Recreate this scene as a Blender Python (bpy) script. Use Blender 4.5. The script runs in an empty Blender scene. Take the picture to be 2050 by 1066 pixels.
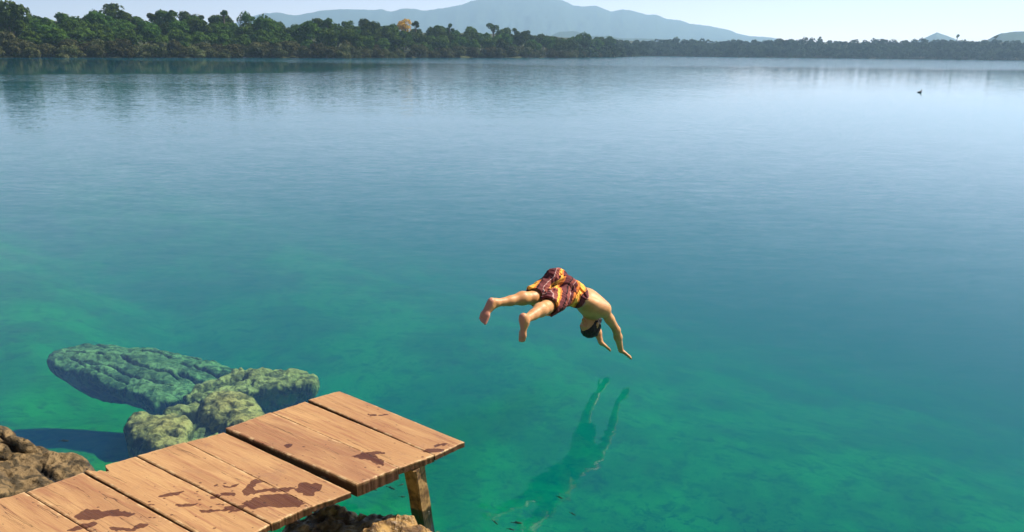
import bpy, math, random
import numpy as np
from mathutils import Vector, Matrix
random.seed(7)
RNG = np.random.default_rng(11)
scene = bpy.context.scene
COL = scene.collection

# ---------------------------------------------------------------- camera
CAM_H, FPX = 3.0, 1500.0
PITCH, ROLL = math.atan(430 / 1500), 0.0107
F = np.array([0, math.cos(PITCH), -math.sin(PITCH)])
_R0 = np.array([1.0, 0, 0]); _U0 = np.array([0, math.sin(PITCH), math.cos(PITCH)])
R = _R0 * math.cos(ROLL) + _U0 * math.sin(ROLL)
U = _U0 * math.cos(ROLL) - _R0 * math.sin(ROLL)
CAM = np.array([0, 0, CAM_H])
cam_data = bpy.data.cameras.new('camera')
cam_data.sensor_width = 36; cam_data.lens = FPX / 2050 * 36
cam_data.clip_start = 0.05; cam_data.clip_end = 20000
cam = bpy.data.objects.new('camera', cam_data); COL.objects.link(cam)
M4 = Matrix.Identity(4)
for i in range(3):
    M4[i][0] = R[i]; M4[i][1] = U[i]; M4[i][2] = -F[i]; M4[i][3] = CAM[i]
cam.matrix_world = M4
scene.camera = cam

# ---------------------------------------------------------------- light
SUN_EL, SUN_AZ = 47.0, 25.0          # azimuth counted from +X towards +Y
SUN_STRENGTH, SKY_STRENGTH, EXPOSURE = 5.0, 0.055, 0.90
_e, _a = math.radians(SUN_EL), math.radians(SUN_AZ)
SUN = Vector((math.cos(_e) * math.cos(_a), math.cos(_e) * math.sin(_a), math.sin(_e)))
sl = bpy.data.lights.new('sun', 'SUN'); sl.energy = SUN_STRENGTH; sl.angle = math.radians(0.5)
sl.color = (1.0, 0.91, 0.78)
so = bpy.data.objects.new('sun', sl); COL.objects.link(so)
so.rotation_euler = SUN.to_track_quat('Z', 'Y').to_euler()
world = bpy.data.worlds.new("World"); scene.world = world; world.use_nodes = True
wn = world.node_tree; wn.nodes.clear()
sky = wn.nodes.new('ShaderNodeTexSky'); sky.sky_type = 'NISHITA'; sky.sun_disc = False
sky.sun_elevation = _e; sky.sun_rotation = math.pi / 2 - _a
sky.air_density = 1.0; sky.dust_density = 0.5; sky.ozone_density = 5.0; sky.altitude = 2500
bg = wn.nodes.new('ShaderNodeBackground'); bg.inputs['Strength'].default_value = SKY_STRENGTH
wo = wn.nodes.new('ShaderNodeOutputWorld')
# pale glow added by hand to the sky low over the horizon, a little stronger towards the sun
_tc = wn.nodes.new('ShaderNodeTexCoord'); _sx = wn.nodes.new('ShaderNodeSeparateXYZ'); wn.links.new(_tc.outputs['Generated'], _sx.inputs[0])
def _wm(op, a, b):
    nd = wn.nodes.new('ShaderNodeMath'); nd.operation = op
    for k, v in ((0, a), (1, b)):
        if isinstance(v, bpy.types.NodeSocket): wn.links.new(v, nd.inputs[k])
        else: nd.inputs[k].default_value = v
    return nd.outputs[0]
_g = _wm('POWER', 2.718, _wm('MULTIPLY', _wm('ABSOLUTE', _sx.outputs[2], 0), -9.0))
_g = _wm('MULTIPLY', _g, _wm('ADD', 0.85, _wm('MULTIPLY', _sx.outputs[0], 0.35)))
_vm = wn.nodes.new('ShaderNodeVectorMath'); _vm.operation = 'SCALE'; _vm.inputs[0].default_value = (21.0, 14.5, 12.5); wn.links.new(_g, _vm.inputs[3])
_va = wn.nodes.new('ShaderNodeVectorMath'); _va.operation = 'ADD'; wn.links.new(sky.outputs[0], _va.inputs[0]); wn.links.new(_vm.outputs[0], _va.inputs[1])
wn.links.new(_va.outputs[0], bg.inputs[0]); wn.links.new(bg.outputs[0], wo.inputs[0])
vs = scene.view_settings
vs.view_transform = 'Standard'; vs.look = 'None'; vs.exposure = EXPOSURE; vs.gamma = 1
cy = scene.cycles
cy.max_bounces = 6; cy.transparent_max_bounces = 10; cy.volume_bounces = 3
cy.diffuse_bounces = 2; cy.glossy_bounces = 3; cy.transmission_bounces = 3
cy.caustics_reflective = False; cy.caustics_refractive = False
cy.use_denoising = True

# ---------------------------------------------------------------- helpers
def ray(u, v): return F + R * (u - 1025) / FPX - U * (v - 533) / FPX
def atY(u, v, Y): d = ray(u, v); return CAM + d * Y / d[1]
def atZ(u, v, Z): d = ray(u, v); return CAM + d * (Z - CAM_H) / d[2]

def tag(o, label=None, cat=None, group=None, kind=None):
    if label: o['label'] = label
    if cat: o['category'] = cat
    if group: o['group'] = group
    if kind: o['kind'] = kind
    return o

def mesh_obj(name, verts, faces, mat=None, parent=None, smooth=True, attrs=None, mats=None, mat_idx=None):
    me = bpy.data.meshes.new(name)
    verts = np.asarray(verts, dtype=np.float32)
    if isinstance(faces, np.ndarray):
        n = faces.shape[1]
        me.vertices.add(len(verts)); me.vertices.foreach_set('co', verts.ravel())
        me.loops.add(faces.size); me.loops.foreach_set('vertex_index', faces.astype(np.int32).ravel())
        me.polygons.add(len(faces))
        me.polygons.foreach_set('loop_start', np.arange(0, faces.size, n, dtype=np.int32))
        me.polygons.foreach_set('loop_total', np.full(len(faces), n, dtype=np.int32))
    else:
        me.from_pydata([tuple(map(float, v)) for v in verts], [], faces)
    me.update(calc_edges=True)
    me.polygons.foreach_set('use_smooth', np.full(len(me.polygons), smooth))
    if attrs:
        for k, a in attrs.items():
            a = np.asarray(a, dtype=np.float32)
            if a.ndim == 1:
                at = me.attributes.new(k, 'FLOAT', 'POINT'); at.data.foreach_set('value', a)
            else:
                at = me.attributes.new(k, 'FLOAT_VECTOR', 'POINT'); at.data.foreach_set('vector', a.ravel())
    for m in (mats or ([mat] if mat else [])): me.materials.append(m)
    if mat_idx is not None: me.polygons.foreach_set('material_index', np.asarray(mat_idx, dtype=np.int32))
    me.validate()
    o = bpy.data.objects.new(name, me); COL.objects.link(o)
    if parent: o.parent = parent
    return o

def empty(name, loc=(0, 0, 0)):
    o = bpy.data.objects.new(name, None); COL.objects.link(o); o.location = loc
    o.empty_display_size = 0.2
    return o

def grid_faces(nx, ny):           # nx*ny vertices, index = j*nx+i
    i, j = np.meshgrid(np.arange(nx - 1), np.arange(ny - 1))
    a = (j * nx + i).ravel()
    return np.stack([a, a + 1, a + nx + 1, a + nx], 1)

# cheap vectorised value noise
def vnoise(P, seed=0):
    P = np.asarray(P, dtype=np.float64); Pi = np.floor(P).astype(np.int64); Pf = P - Pi
    w = Pf * Pf * (3 - 2 * Pf); out = 0
    for c in np.ndindex(*([2] * P.shape[-1])):
        h = np.full(P.shape[:-1], seed * 374761393 + 1013904223, dtype=np.int64)
        wt = 1.0
        for k, ck in enumerate(c):
            h = (h ^ ((Pi[..., k] + ck) * (668265263, 2147483647 - 58, 1274126177)[k])) * 1103515245 & 0x7fffffff
            h = h ^ (h >> 13)
            wt = wt * (w[..., k] if ck else 1 - w[..., k])
        out = out + wt * ((h * 1597334677 & 0x7fffffff) / 0x7fffffff)
    return out * 2 - 1
def fbm(P, octs=4, seed=0, gain=0.5):
    s = 0; a = 1.0; f = 1.0; n = 0
    for k in range(octs):
        s = s + a * vnoise(np.asarray(P) * f + 17.3 * k, seed + k); n += a; a *= gain; f *= 2.03
    return s / n

def sd_poly(P, poly):             # signed distance, positive inside
    P = np.asarray(P); poly = np.asarray(poly); d = np.full(len(P), 1e9); ins = np.zeros(len(P), bool)
    n = len(poly)
    for i in range(n):
        a, b = poly[i], poly[(i + 1) % n]; ab = b - a
        t = np.clip(((P - a) @ ab) / max(ab @ ab, 1e-12), 0, 1)
        d = np.minimum(d, np.linalg.norm(P - (a + t[:, None] * ab), axis=1))
        c = (a[1] > P[:, 1]) != (b[1] > P[:, 1])
        with np.errstate(divide='ignore', invalid='ignore'):
            xi = (b[0] - a[0]) * (P[:, 1] - a[1]) / (b[1] - a[1] + 1e-15) + a[0]
        ins ^= c & (P[:, 0] < xi)
    return np.where(ins, d, -d)
def d_line(P, line):
    P = np.asarray(P); line = np.asarray(line); d = np.full(len(P), 1e9)
    for a, b in zip(line[:-1], line[1:]):
        ab = b - a; t = np.clip(((P - a) @ ab) / max(ab @ ab, 1e-12), 0, 1)
        d = np.minimum(d, np.linalg.norm(P - (a + t[:, None] * ab), axis=1))
    return d
def sstep(a, b, x): t = np.clip((x - a) / (b - a), 0, 1); return t * t * (3 - 2 * t)

class NT:
    """short-hand for building a node material"""
    def __init__(s, name):
        s.m = bpy.data.materials.new(name); s.m.use_nodes = True; s.t = s.m.node_tree; s.t.nodes.clear()
        s.out = s.n('ShaderNodeOutputMaterial')
    def n(s, typ, ins=None, **kw):
        nd = s.t.nodes.new(typ)
        for k, v in kw.items(): setattr(nd, k, v)
        for k, v in (ins or {}).items():
            if isinstance(v, bpy.types.NodeSocket): s.t.links.new(v, nd.inputs[k])
            else: nd.inputs[k].default_value = v
        return nd
    def math(s, op, a, b=None, c=None, clamp=False):
        ins = {0: a}
        if b is not None: ins[1] = b
        if c is not None: ins[2] = c
        return s.n('ShaderNodeMath', ins, operation=op, use_clamp=clamp).outputs[0]
    def ss(s, a, b, x):
        nd = s.n('ShaderNodeMapRange', {'Value': x, 'From Min': a, 'From Max': b}, interpolation_type='SMOOTHSTEP')
        return nd.outputs[0]
    def mixc(s, f, a, b, blend='MIX'):
        nd = s.n('ShaderNodeMix', data_type='RGBA', blend_type=blend)
        for k, v in ((0, f), (6, a), (7, b)):
            if isinstance(v, bpy.types.NodeSocket): s.t.links.new(v, nd.inputs[k])
            else: nd.inputs[k].default_value = v if not isinstance(v, tuple) or len(v) == 4 else (*v, 1)
        return nd.outputs[2]
    def ramp(s, x, stops, interp='LINEAR'):
        nd = s.n('ShaderNodeValToRGB', {0: x}); cr = nd.color_ramp; cr.interpolation = interp
        while len(cr.elements) > 1: cr.elements.remove(cr.elements[0])
        cr.elements[0].position = stops[0][0]; cr.elements[0].color = (*stops[0][1], 1)
        for p, c in stops[1:]: cr.elements.new(p).color = (*c, 1)
        return nd.outputs[0]
    def noise(s, vec, scale, detail=4, rough=0.5, dist=0.0, out=0):
        return s.n('ShaderNodeTexNoise', {'Vector': vec, 'Scale': scale, 'Detail': detail, 'Roughness': rough, 'Distortion': dist}).outputs[out]
    def coord(s, which='Object'): return s.n('ShaderNodeTexCoord').outputs[which]
    def mapping(s, vec, scale=(1, 1, 1), rot=(0, 0, 0), loc=(0, 0, 0)):
        return s.n('ShaderNodeMapping', {'Vector': vec, 'Scale': scale, 'Rotation': rot, 'Location': loc}).outputs[0]
    def attr(s, name, out=2): return s.n('ShaderNodeAttribute', attribute_name=name).outputs[out]
    def bsdf(s, color, rough=0.6, bump=None, bump_d=0.01, bump_s=1.0, spec=0.5, **kw):
        b = s.n('ShaderNodeBsdfPrincipled')
        for k, v in (('Base Color', color), ('Roughness', rough), ('Specular IOR Level', spec), *kw.items()):
            if isinstance(v, bpy.types.NodeSocket): s.t.links.new(v, b.inputs[k])
            else: b.inputs[k].default_value = (*v, 1) if isinstance(v, tuple) and len(v) == 3 and k != 'Subsurface Radius' else v
        if bump is not None:
            bn = s.n('ShaderNodeBump', {'Height': bump, 'Distance': bump_d, 'Strength': bump_s})
            s.t.links.new(bn.outputs[0], b.inputs['Normal'])
        s.t.links.new(b.outputs[0], s.out.inputs[0])
        return b

# ---------------------------------------------------------------- water
SURF_W = NT('lake_water')
w = SURF_W
pos = w.coord('Object')
sx = w.n('ShaderNodeSeparateXYZ', {0: pos}); X, Y = sx.outputs[0], sx.outputs[1]
# wobbling coordinates for the edges of the wind patches
wob = w.noise(w.mapping(pos, (0.012, 0.05, 1)), 1.0, 3)
Yw = w.math('ADD', Y, w.math('MULTIPLY', w.math('SUBTRACT', wob, 0.5), 26.0))
far = w.ss(165.0, 215.0, Yw)                              # ruffled strip below the far shore
l1 = w.math('ADD', Y, w.math('MULTIPLY', X, -0.17))       # calm tongue on the left
l2 = w.math('ADD', Y, w.math('MULTIPLY', X, -1.05))
calm = w.math('MULTIPLY', w.ss(112, 122, w.math('ADD', Y, w.math('MULTIPLY', X, -0.95 + 0.35))),
              w.math('SUBTRACT', 1, w.ss(158, 166, w.math('ADD', Y, w.math('MULTIPLY', X, 0.15)))))
calm = w.math('MULTIPLY', calm, w.math('SUBTRACT', 1, w.ss(-40, -14, X)))
ruf = w.math('MULTIPLY', w.ss(64, 70, Yw), w.math('SUBTRACT', 1, w.ss(-5, 45, X)))
K = w.math('ADD', w.math('ADD', 0.017, w.math('MULTIPLY', w.ss(7.5, 20, Y), 0.012)), w.math('MULTIPLY', far, 0.08))
K = w.math('ADD', K, w.math('MULTIPLY', ruf, 0.022))
K = w.math('ADD', w.math('MULTIPLY', K, w.math('SUBTRACT', 1, calm)), w.math('MULTIPLY', calm, 0.004))
side = w.ss(-4.0, 18.0, w.math('ADD', X, w.math('MULTIPLY', Y, -0.16)))
K = w.math('MULTIPLY', K, w.math('SUBTRACT', 1, w.math('MULTIPLY', w.math('MULTIPLY', side, w.math('SUBTRACT', 1, far)), 0.5)))
patch = w.noise(w.mapping(pos, (0.05, 0.25, 1)), 1.0, 3)
K = w.math('MULTIPLY', K, w.math('ADD', 0.55, w.math('MULTIPLY', patch, 0.9)))
def slope(scale, sxy, amp, detail=2):
    c = w.noise(w.mapping(pos, sxy, rot=(0, 0, 0.12)), scale, detail, 0.55, 0.2, out=1)
    v = w.n('ShaderNodeVectorMath', {0: c, 1: (0.5, 0.5, 0.5)}, operation='SUBTRACT').outputs[0]
    return w.n('ShaderNodeVectorMath', {0: v, 3: amp}, operation='SCALE').outputs[0]
sl1 = slope(4.5, (0.40, 1.6, 1), 1.9); sl2 = slope(15.0, (0.45, 1.7, 1), 3.0); sl3 = slope(1.1, (0.4, 1.5, 1), 0.6)
v = w.n('ShaderNodeVectorMath', {0: sl1, 1: sl2}, operation='ADD').outputs[0]
v = w.n('ShaderNodeVectorMath', {0: v, 1: sl3}, operation='ADD').outputs[0]
v = w.n('ShaderNodeVectorMath', {0: v, 3: K}, operation='SCALE').outputs[0]
v = w.n('ShaderNodeVectorMath', {0: v, 1: (0.8, 1.3, 0.0)}, operation='MULTIPLY').outputs[0]
v = w.n('ShaderNodeVectorMath', {0: v, 1: (0, 0, 1)}, operation='ADD').outputs[0]
nrm = w.n('ShaderNodeVectorMath', {0: v}, operation='NORMALIZE').outputs[0]
fr = w.n('ShaderNodeFresnel', {'IOR': 1.35, 'Normal': nrm}).outputs[0]
gl = w.n('ShaderNodeBsdfGlossy', {'Color': (1, 1, 1, 1), 'Roughness': 0.03, 'Normal': nrm}).outputs[0]
tr = w.n('ShaderNodeBsdfTransparent').outputs[0]
w.t.links.new(w.n('ShaderNodeMixShader', {0: fr, 1: tr, 2: gl}).outputs[0], w.out.inputs[0])
ABS = w.n('ShaderNodeVolumeAbsorption', {'Color': (0.0, 0.92, 0.82, 1), 'Density': 0.75})
SCA = w.n('ShaderNodeVolumeScatter', {'Color': (0.02, 0.27, 1.0, 1), 'Density': 0.11, 'Anisotropy': 0.0})
w.t.links.new(w.n('ShaderNodeAddShader', {0: ABS.outputs[0], 1: SCA.outputs[0]}).outputs[0], w.out.inputs[1])
bx = [(x, y, z) for z in (-30, 0) for y in (-25, 1300) for x in (-1300, 1300)]
water = mesh_obj('lake_water', bx, [(0, 2, 3, 1), (4, 5, 7, 6), (0, 1, 5, 4), (2, 6, 7, 3), (0, 4, 6, 2), (1, 3, 7, 5)], w.m, smooth=False)
tag(water, 'clear green and blue lake water with fine ripples', kind='structure')

# ---------------------------------------------------------------- lake bed and near bank
def bed_z(x, y):
    s = 0.725 * (x - 4.0) + 0.688 * (y - 5.3)
    s = s + 0.8 * vnoise(np.stack([x * 0.35, y * 0.35], -1), 5)
    z = -0.92 - 1.15 * sstep(-5.0, -1.5, s) - 0.020 * np.clip(s + 2, 0, 6) ** 2 - 0.30 * np.clip(s - 4, 0, 60)
    z = z - 0.5 * sstep(1.8, 5.0, np.hypot(x + 2.2, (y - 5.6) * 0.9)) * sstep(2.0, -2.0, s)
    z = z + 0.07 * fbm(np.stack([x * 0.8, y * 0.8], -1), 4, 3)
    bank = sstep(3.3, 0.2, y + 0.12 * x)
    return z * (1 - bank) + bank * 1.3
n = 420
g = np.linspace(-1, 1, n); gx = np.sinh(g * 4.2) / np.sinh(4.2) * 150
gy = 4 + np.sinh(np.linspace(-0.62, 1, n) * 4.2) / np.sinh(4.2) * 170
xx, yy = np.meshgrid(gx, gy)
zz = bed_z(xx, yy)
b = NT('lake_bed')
p = b.coord('Object')
n1 = b.noise(p, 0.55, 5, 0.6); n2 = b.noise(b.mapping(p, (1, 1.0, 1)), 3.3, 8, 0.72, 0.7); n3 = b.noise(p, 6.0, 7, 0.75, 0.6)
sxy = b.n('ShaderNodeSeparateXYZ', {0: p})
c = b.mixc(b.ss(0.42, 0.60, n1), (0.085, 0.150, 0.026), (0.130, 0.225, 0.038))
c = b.mixc(b.math('MULTIPLY', b.ss(0.47, 0.66, n2), 0.62), c, (0.03, 0.05, 0.02))
px = b.math('SUBTRACT', 1, b.math('MINIMUM', 1.0, b.math('DIVIDE', b.n('ShaderNodeVectorMath', {0: p, 1: (2.4, 5.4, -1.8)}, operation='DISTANCE').outputs[1], 3.0)))
sp = b.math('MULTIPLY', b.ss(0.53, 0.60, n3), b.math('ADD', 0.30, b.math('MULTIPLY', px, 1.6)), clamp=True)
c = b.mixc(sp, c, (0.015, 0.03, 0.015))
b.bsdf(c, 0.9, bump=n3, bump_d=0.02, spec=0.1)
bed = mesh_obj('lake_bed', np.stack([xx.ravel(), yy.ravel(), zz.ravel()], 1), grid_faces(n, n), b.m)
tag(bed, 'pale silty lake bed with dark weed patches', kind='structure')
# ---------------------------------------------------------------- far shore, mountains
AZK = np.array([-60, -33, -12, -1, 4, 7.5, 10, 34, 60.]); RK = np.array([200, 250, 290, 370, 420, 540, 740, 780, 700.])
def shore_r(az): return np.interp(az, AZK, RK)
def shore_h(az, r):
    d = r - shore_r(az) + 5 * vnoise(np.stack([az * 0.7, az * 0], -1), 9)
    rise = np.interp(az, [-33, 0, 8, 25, 34], [0.07, 0.06, 0.05, 0.09, 0.12])
    return np.where(d < 0, d * 0.2, 0.25 + np.minimum(d * rise, 16) + 0.4 * np.sin(az * 3))
az = np.radians(np.linspace(-62, 62, 320)); dd = np.concatenate([np.linspace(-25, 40, 22), np.geomspace(46, 5200, 30)])
A, D = np.meshgrid(az, dd); adeg = np.degrees(A); rr = shore_r(adeg) + D
hz = shore_h(adeg, rr)
gm = NT('ground')
gp = gm.coord('Object')
gm.bsdf(gm.mixc(gm.noise(gp, 0.2, 5), (0.03, 0.045, 0.015), (0.06, 0.06, 0.03)), 0.95, spec=0.1)
ground = mesh_obj('ground', np.stack([(rr * np.sin(A)).ravel(), (rr * np.cos(A)).ravel(), hz.ravel()], 1), grid_faces(len(az), len(dd)), gm.m)
tag(ground, 'low wooded land around the lake', kind='structure')

mm = NT('mountain')
mp = mm.coord('Object')
mm.bsdf(mm.mixc(mm.noise(mp, 0.012, 6, 0.6), (0.02, 0.04, 0.03), (0.06, 0.085, 0.05)), 0.95, spec=0.0)
def azel(u, v):
    d = ray(u, v); return math.degrees(math.atan2(d[0], d[1])), d[2] / math.hypot(d[0], d[1])
def mountain(name, label, sil, r0, depth, seed, rough=0.10):
    K_ = np.array([azel(*q) for q in sil])
    na, nr = 420, 90
    a = np.linspace(K_[0, 0] - 3, K_[-1, 0] + 3, na)
    el = np.interp(a, K_[:, 0], K_[:, 1]); 
    edge = sstep(a[0], K_[0, 0] + 1.0, a) * sstep(a[-1], K_[-1, 0] - 1.0, a)
    el = el * edge - 0.01 * (1 - edge)
    t = np.linspace(-1, 1, nr)
    Ag, Tg = np.meshgrid(a, t)
    prof = np.clip(1 - np.abs(Tg) ** 1.25, 0, 1)
    Rg = r0 + Tg * depth
    spur = np.abs(fbm(np.stack([Ag * 0.55, Tg * 2.2], -1), 5, seed))
    H = (np.tile(el, (nr, 1)) * r0) * (prof - rough * 3.0 * spur * (1 - prof) * 1.2)
    H += r0 * 0.0006 * fbm(np.stack([Ag * 4, Tg * 9], -1), 3, seed + 5) * prof
    Ar = np.radians(Ag)
    o = mesh_obj(name, np.stack([(Rg * np.sin(Ar)).ravel(), (Rg * np.cos(Ar)).ravel(), H.ravel() - 2], 1), grid_faces(na, nr), mm.m)
    tag(o, label, kind='structure')
def c5(x, y): return (680 + x / 2.929, y / 2.929)
def c6(x, y): return (1350 + x / 2.929, y / 2.929)
mountain('mountain', 'high pale blue mountain ridge with a broad flat summit', [(430, 62), (500, 32), (530, 25), (560, 24), (590, 30), (640, 20), (680, 17)] + [c5(*q) for q in
    ((100, 50), (200, 55), (240, 48), (300, 65), (370, 45), (440, 47), (490, 58), (560, 50), (640, 38), (720, 22), (770, 4), (830, -8), (950, -16), (1080, -22), (1200, -14), (1310, -1),
     (1370, 28), (1430, 33), (1510, 30), (1590, 65), (1660, 50), (1730, 62), (1800, 82), (1860, 82), (1920, 108), (1990, 116))] +
    [c6(*q) for q in ((30, 112), (90, 135), (180, 145), (260, 158), (320, 172), (380, 195), (430, 206), (520, 212), (640, 216))], 5000, 1250, 21)
mountain('hill', 'low blue foothill in front of the mountain', [c5(*q) for q in ((1180, 225), (1215, 212), (1290, 178), (1390, 174), (1450, 203), (1560, 203), (1650, 216), (1900, 222), (2100, 228))], 2700, 480, 31)
mountain('hill', 'small blue rounded hill beyond the far wood on the right', [c6(*q) for q in ((1400, 226), (1480, 210), (1540, 183), (1620, 208), (1700, 222))], 3300, 400, 41)
mountain('hill', 'blue hill rising at the right end of the far shore', [c6(*q) for q in ((1760, 235), (1830, 222), (1920, 180), (2010, 170), (2080, 172), (2300, 160), (2500, 190))], 1900, 380, 51)

# ---------------------------------------------------------------- trees
def leaf_mat(name, c0, c1, trans=0.25):
    m = NT(name)
    info = m.n('ShaderNodeObjectInfo').outputs['Random']
    p = m.coord('Object')
    nn = m.noise(p, 0.5, 3)
    c = m.mixc(m.ss(0.3, 0.7, nn), c0, c1)
    hs = m.n('ShaderNodeHueSaturation', {'Hue': m.math('ADD', 0.47, m.math('MULTIPLY', info, 0.05)), 'Saturation': 1.0,
             'Value': m.math('ADD', 0.6, m.math('MULTIPLY', info, 0.9)), 'Color': c}).outputs[0]
    d = m.n('ShaderNodeBsdfDiffuse', {'Color': hs}).outputs[0]
    t = m.n('ShaderNodeBsdfTranslucent', {'Color': hs}).outputs[0]
    m.t.links.new(m.n('ShaderNodeMixShader', {0: trans, 1: d, 2: t}).outputs[0], m.out.inputs[0])
    return m.m
LEAF = leaf_mat('foliage', (0.022, 0.050, 0.010), (0.070, 0.120, 0.020))
LEAF_Y = leaf_mat('yellow_blossom', (0.85, 0.64, 0.05), (0.90, 0.72, 0.09))
LEAF_DRY = leaf_mat('shore_scrub', (0.045, 0.060, 0.020), (0.10, 0.10, 0.045))
bk = NT('bark'); bk.bsdf(bk.mixc(bk.noise(bk.coord(), 2.0, 4), (0.05, 0.04, 0.03), (0.13, 0.11, 0.08)), 0.9)

def quads(C_, size, rng, outward=None, flat=0.0):
    """one small irregular leaf-clump face at each point of C_"""
    n = len(C_)
    nrm = rng.normal(size=(n, 3))
    if outward is not None: nrm = nrm * 0.75 + outward * 1.1
    nrm[:, 2] += flat
    nrm /= np.linalg.norm(nrm, axis=1)[:, None] + 1e-9
    t = np.cross(nrm, rng.normal(size=(n, 3))); t /= np.linalg.norm(t, axis=1)[:, None] + 1e-9
    b_ = np.cross(nrm, t)
    s = (size * rng.uniform(0.6, 1.3, n))[:, None]; s2 = s * rng.uniform(0.45, 0.9, n)[:, None]
    V = np.stack([C_ - t * s, C_ - b_ * s2 * rng.uniform(.5, 1.2, (n, 1)), C_ + t * s, C_ + b_ * s2 * rng.uniform(.5, 1.2, (n, 1))], 1).reshape(-1, 3)
    return V, np.arange(4 * n).reshape(n, 4)

def crown_pts(rng, R_, Hh, lobes, n, base):
    """points on the shells of lobes; returns points and outward directions; crown radius R_, height Hh above base"""
    P, O = [], []
    L = []
    for k in range(lobes):
        a = rng.uniform(0, 6.283); q = math.sqrt(rng.uniform(0, 1)) * 0.62 * R_
        zz_ = base + Hh * rng.uniform(0.15, 0.85) * (1 - 0.35 * q / R_)
        L.append((q * math.cos(a), q * math.sin(a), zz_, R_ * rng.uniform(0.28, 0.5)))
    per = n // lobes
    for (x, y, z, r) in L:
        d = rng.normal(size=(per, 3)); d[:, 2] = np.abs(d[:, 2]) * np.where(rng.random(per) < .8, 1, -1) ; d /= np.linalg.norm(d, axis=1)[:, None]
        rad = r * (rng.uniform(0.75, 1.08, per) + 0.15 * vnoise(d * 2.5 + x, 3))[:, None]
        P.append(np.array([x, y, z]) + d * rad * np.array([1, 1, 0.8])); O.append(d)
    return np.concatenate(P), np.concatenate(O), L

def tube(pts, radii, seg=6):
    V, Fc = [], []
    pts = [Vector(q) for q in pts]
    for i, q in enumerate(pts):
        t = (pts[min(i + 1, len(pts) - 1)] - pts[max(i - 1, 0)]).normalized()
        s_ = t.orthogonal().normalized(); b_ = t.cross(s_)
        for k in range(seg):
            a = 2 * math.pi * k / seg
            V.append(q + (s_ * math.cos(a) + b_ * math.sin(a)) * radii[i])
    for i in range(len(pts) - 1):
        for k in range(seg):
            Fc.append((i * seg + k, i * seg + (k + 1) % seg, (i + 1) * seg + (k + 1) % seg, (i + 1) * seg + k))
    Fc.append(tuple(range(seg))[::-1]); Fc.append(tuple((len(pts) - 1) * seg + k for k in range(seg)))
    return V, Fc
def join(parts):
    V, Fc = [], []
    for v_, f_ in parts:
        o_ = len(V); V += [tuple(q) for q in v_]; Fc += [tuple(int(i) + o_ for i in f) for f in f_]
    return V, Fc

def make_tree(name, label, cat, group, R_, H_, trunk_h, lobes, n, size, mat, seed, loc, flat=0.2):
    rng = np.random.default_rng(seed)
    root = empty(name, loc); tag(root, label, cat, group)
    P, O, L = crown_pts(rng, R_, H_ - trunk_h, lobes, n, trunk_h)
    V, Fq = quads(P, size, rng, O, flat)
    mesh_obj('crown', V, Fq, mat, root, smooth=False)
    r0 = 0.022 * H_ + 0.06
    parts = [tube([(0, 0, -0.6), (0.1, 0, trunk_h * 0.5), (0.05, 0.1, trunk_h), (0, 0.1, trunk_h + (H_ - trunk_h) * 0.5)], [r0 * 1.3, r0, r0 * 0.8, r0 * 0.35])]
    for (x, y, z, r) in L[:6]:
        parts.append(tube([(0.03, 0.05, trunk_h * 0.8), (x * 0.5, y * 0.5, (trunk_h + z) / 2), (x, y, z)], [r0 * 0.5, r0 * 0.35, r0 * 0.12], 5))
    V, Fc = join(parts)
    mesh_obj('trunk', V, Fc, bk.m, root)
    return root
def copy_tree(o, loc, rz, sc):
    r = o.copy(); COL.objects.link(r); r.location = loc; r.rotation_euler = (0, 0, rz); r.scale = sc
    for ch in o.children:
        c_ = ch.copy(); COL.objects.link(c_); c_.parent = r
    return r

G_F = 'trees of the lakeshore forest'
specs = []   # (row offset, kind)
protos = {}
KINDS_ = {
 'scrub': dict(R_=3.6, H_=4.8, trunk_h=0.1, lobes=9, n=1500, size=0.34),
 'low':   dict(R_=4.2, H_=8.0, trunk_h=1.0, lobes=12, n=2200, size=0.40),
 'round': dict(R_=4.9, H_=10.5, trunk_h=3.0, lobes=13, n=2200, size=0.44),
 'tall':  dict(R_=4.6, H_=11.5, trunk_h=4.0, lobes=13, n=2200, size=0.42),
}
LBL = {'scrub': ('shore_shrub', 'greyish waterside shrub overhanging the lake at the forest edge', 'shrub', 'shrubs along the forest shoreline'),
       'low': ('forest_tree', 'low broad green tree in the front of the lakeshore forest', 'tree', 'low trees in front of the lakeshore forest'),
       'round': ('forest_tree', 'round crowned green tree in the middle of the lakeshore forest', 'tree', 'mid trees of the lakeshore forest'),
       'tall': ('forest_tree', 'taller dark tree in the back of the lakeshore forest', 'tree', 'back trees of the lakeshore forest')}
def place(az_deg, off):
    r = float(shore_r(az_deg)) + off; a = math.radians(az_deg)
    return (r * math.sin(a), r * math.cos(a), float(shore_h(np.array(az_deg), np.array(r))) - 0.2)
rs = random.Random(5)
rows = [('scrub', -1.2, 4.2, 0.25), ('scrub', 3.2, 5.0, 0.25), ('low', 7, 6.8, 0.2), ('round', 14, 7.4, 0.2), ('round', 23, 8.0, 0.2), ('tall', 33, 8.2, 0.22), ('tall', 45, 9.5, 0.2)]
ntree = 0
SECT = [(-34.2, 'at the left picture edge'), (-32.0, 'at the far left shore end'), (-29.5, 'just right of the far left shore end'), (-25.5, 'left of the tallest tree'), (-22.5, 'below the tallest tree'), (-19.5, 'between the tallest and the umbrella topped tree'), (-16.2, 'by the broad domed tree'),
        (-13.0, 'left of the dome shaped pair'), (-10.0, 'under the dome shaped pair'), (-6.0, 'under the yellow tree'), (-2.5, 'right of the yellow tree'), (1.5, 'just before the headland'), (4.2, 'where the headland begins'), (90, 'at the tip of the headland')]
def sector(az_deg):
    for lim, tx in SECT:
        if az_deg < lim: return tx
SHORT = {'scrub': 'greyish waterside shrub ', 'low': 'low broad tree in the front row ', 'round': 'round crowned tree in the middle rows ', 'tall': 'taller dark tree in the back row '}
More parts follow.
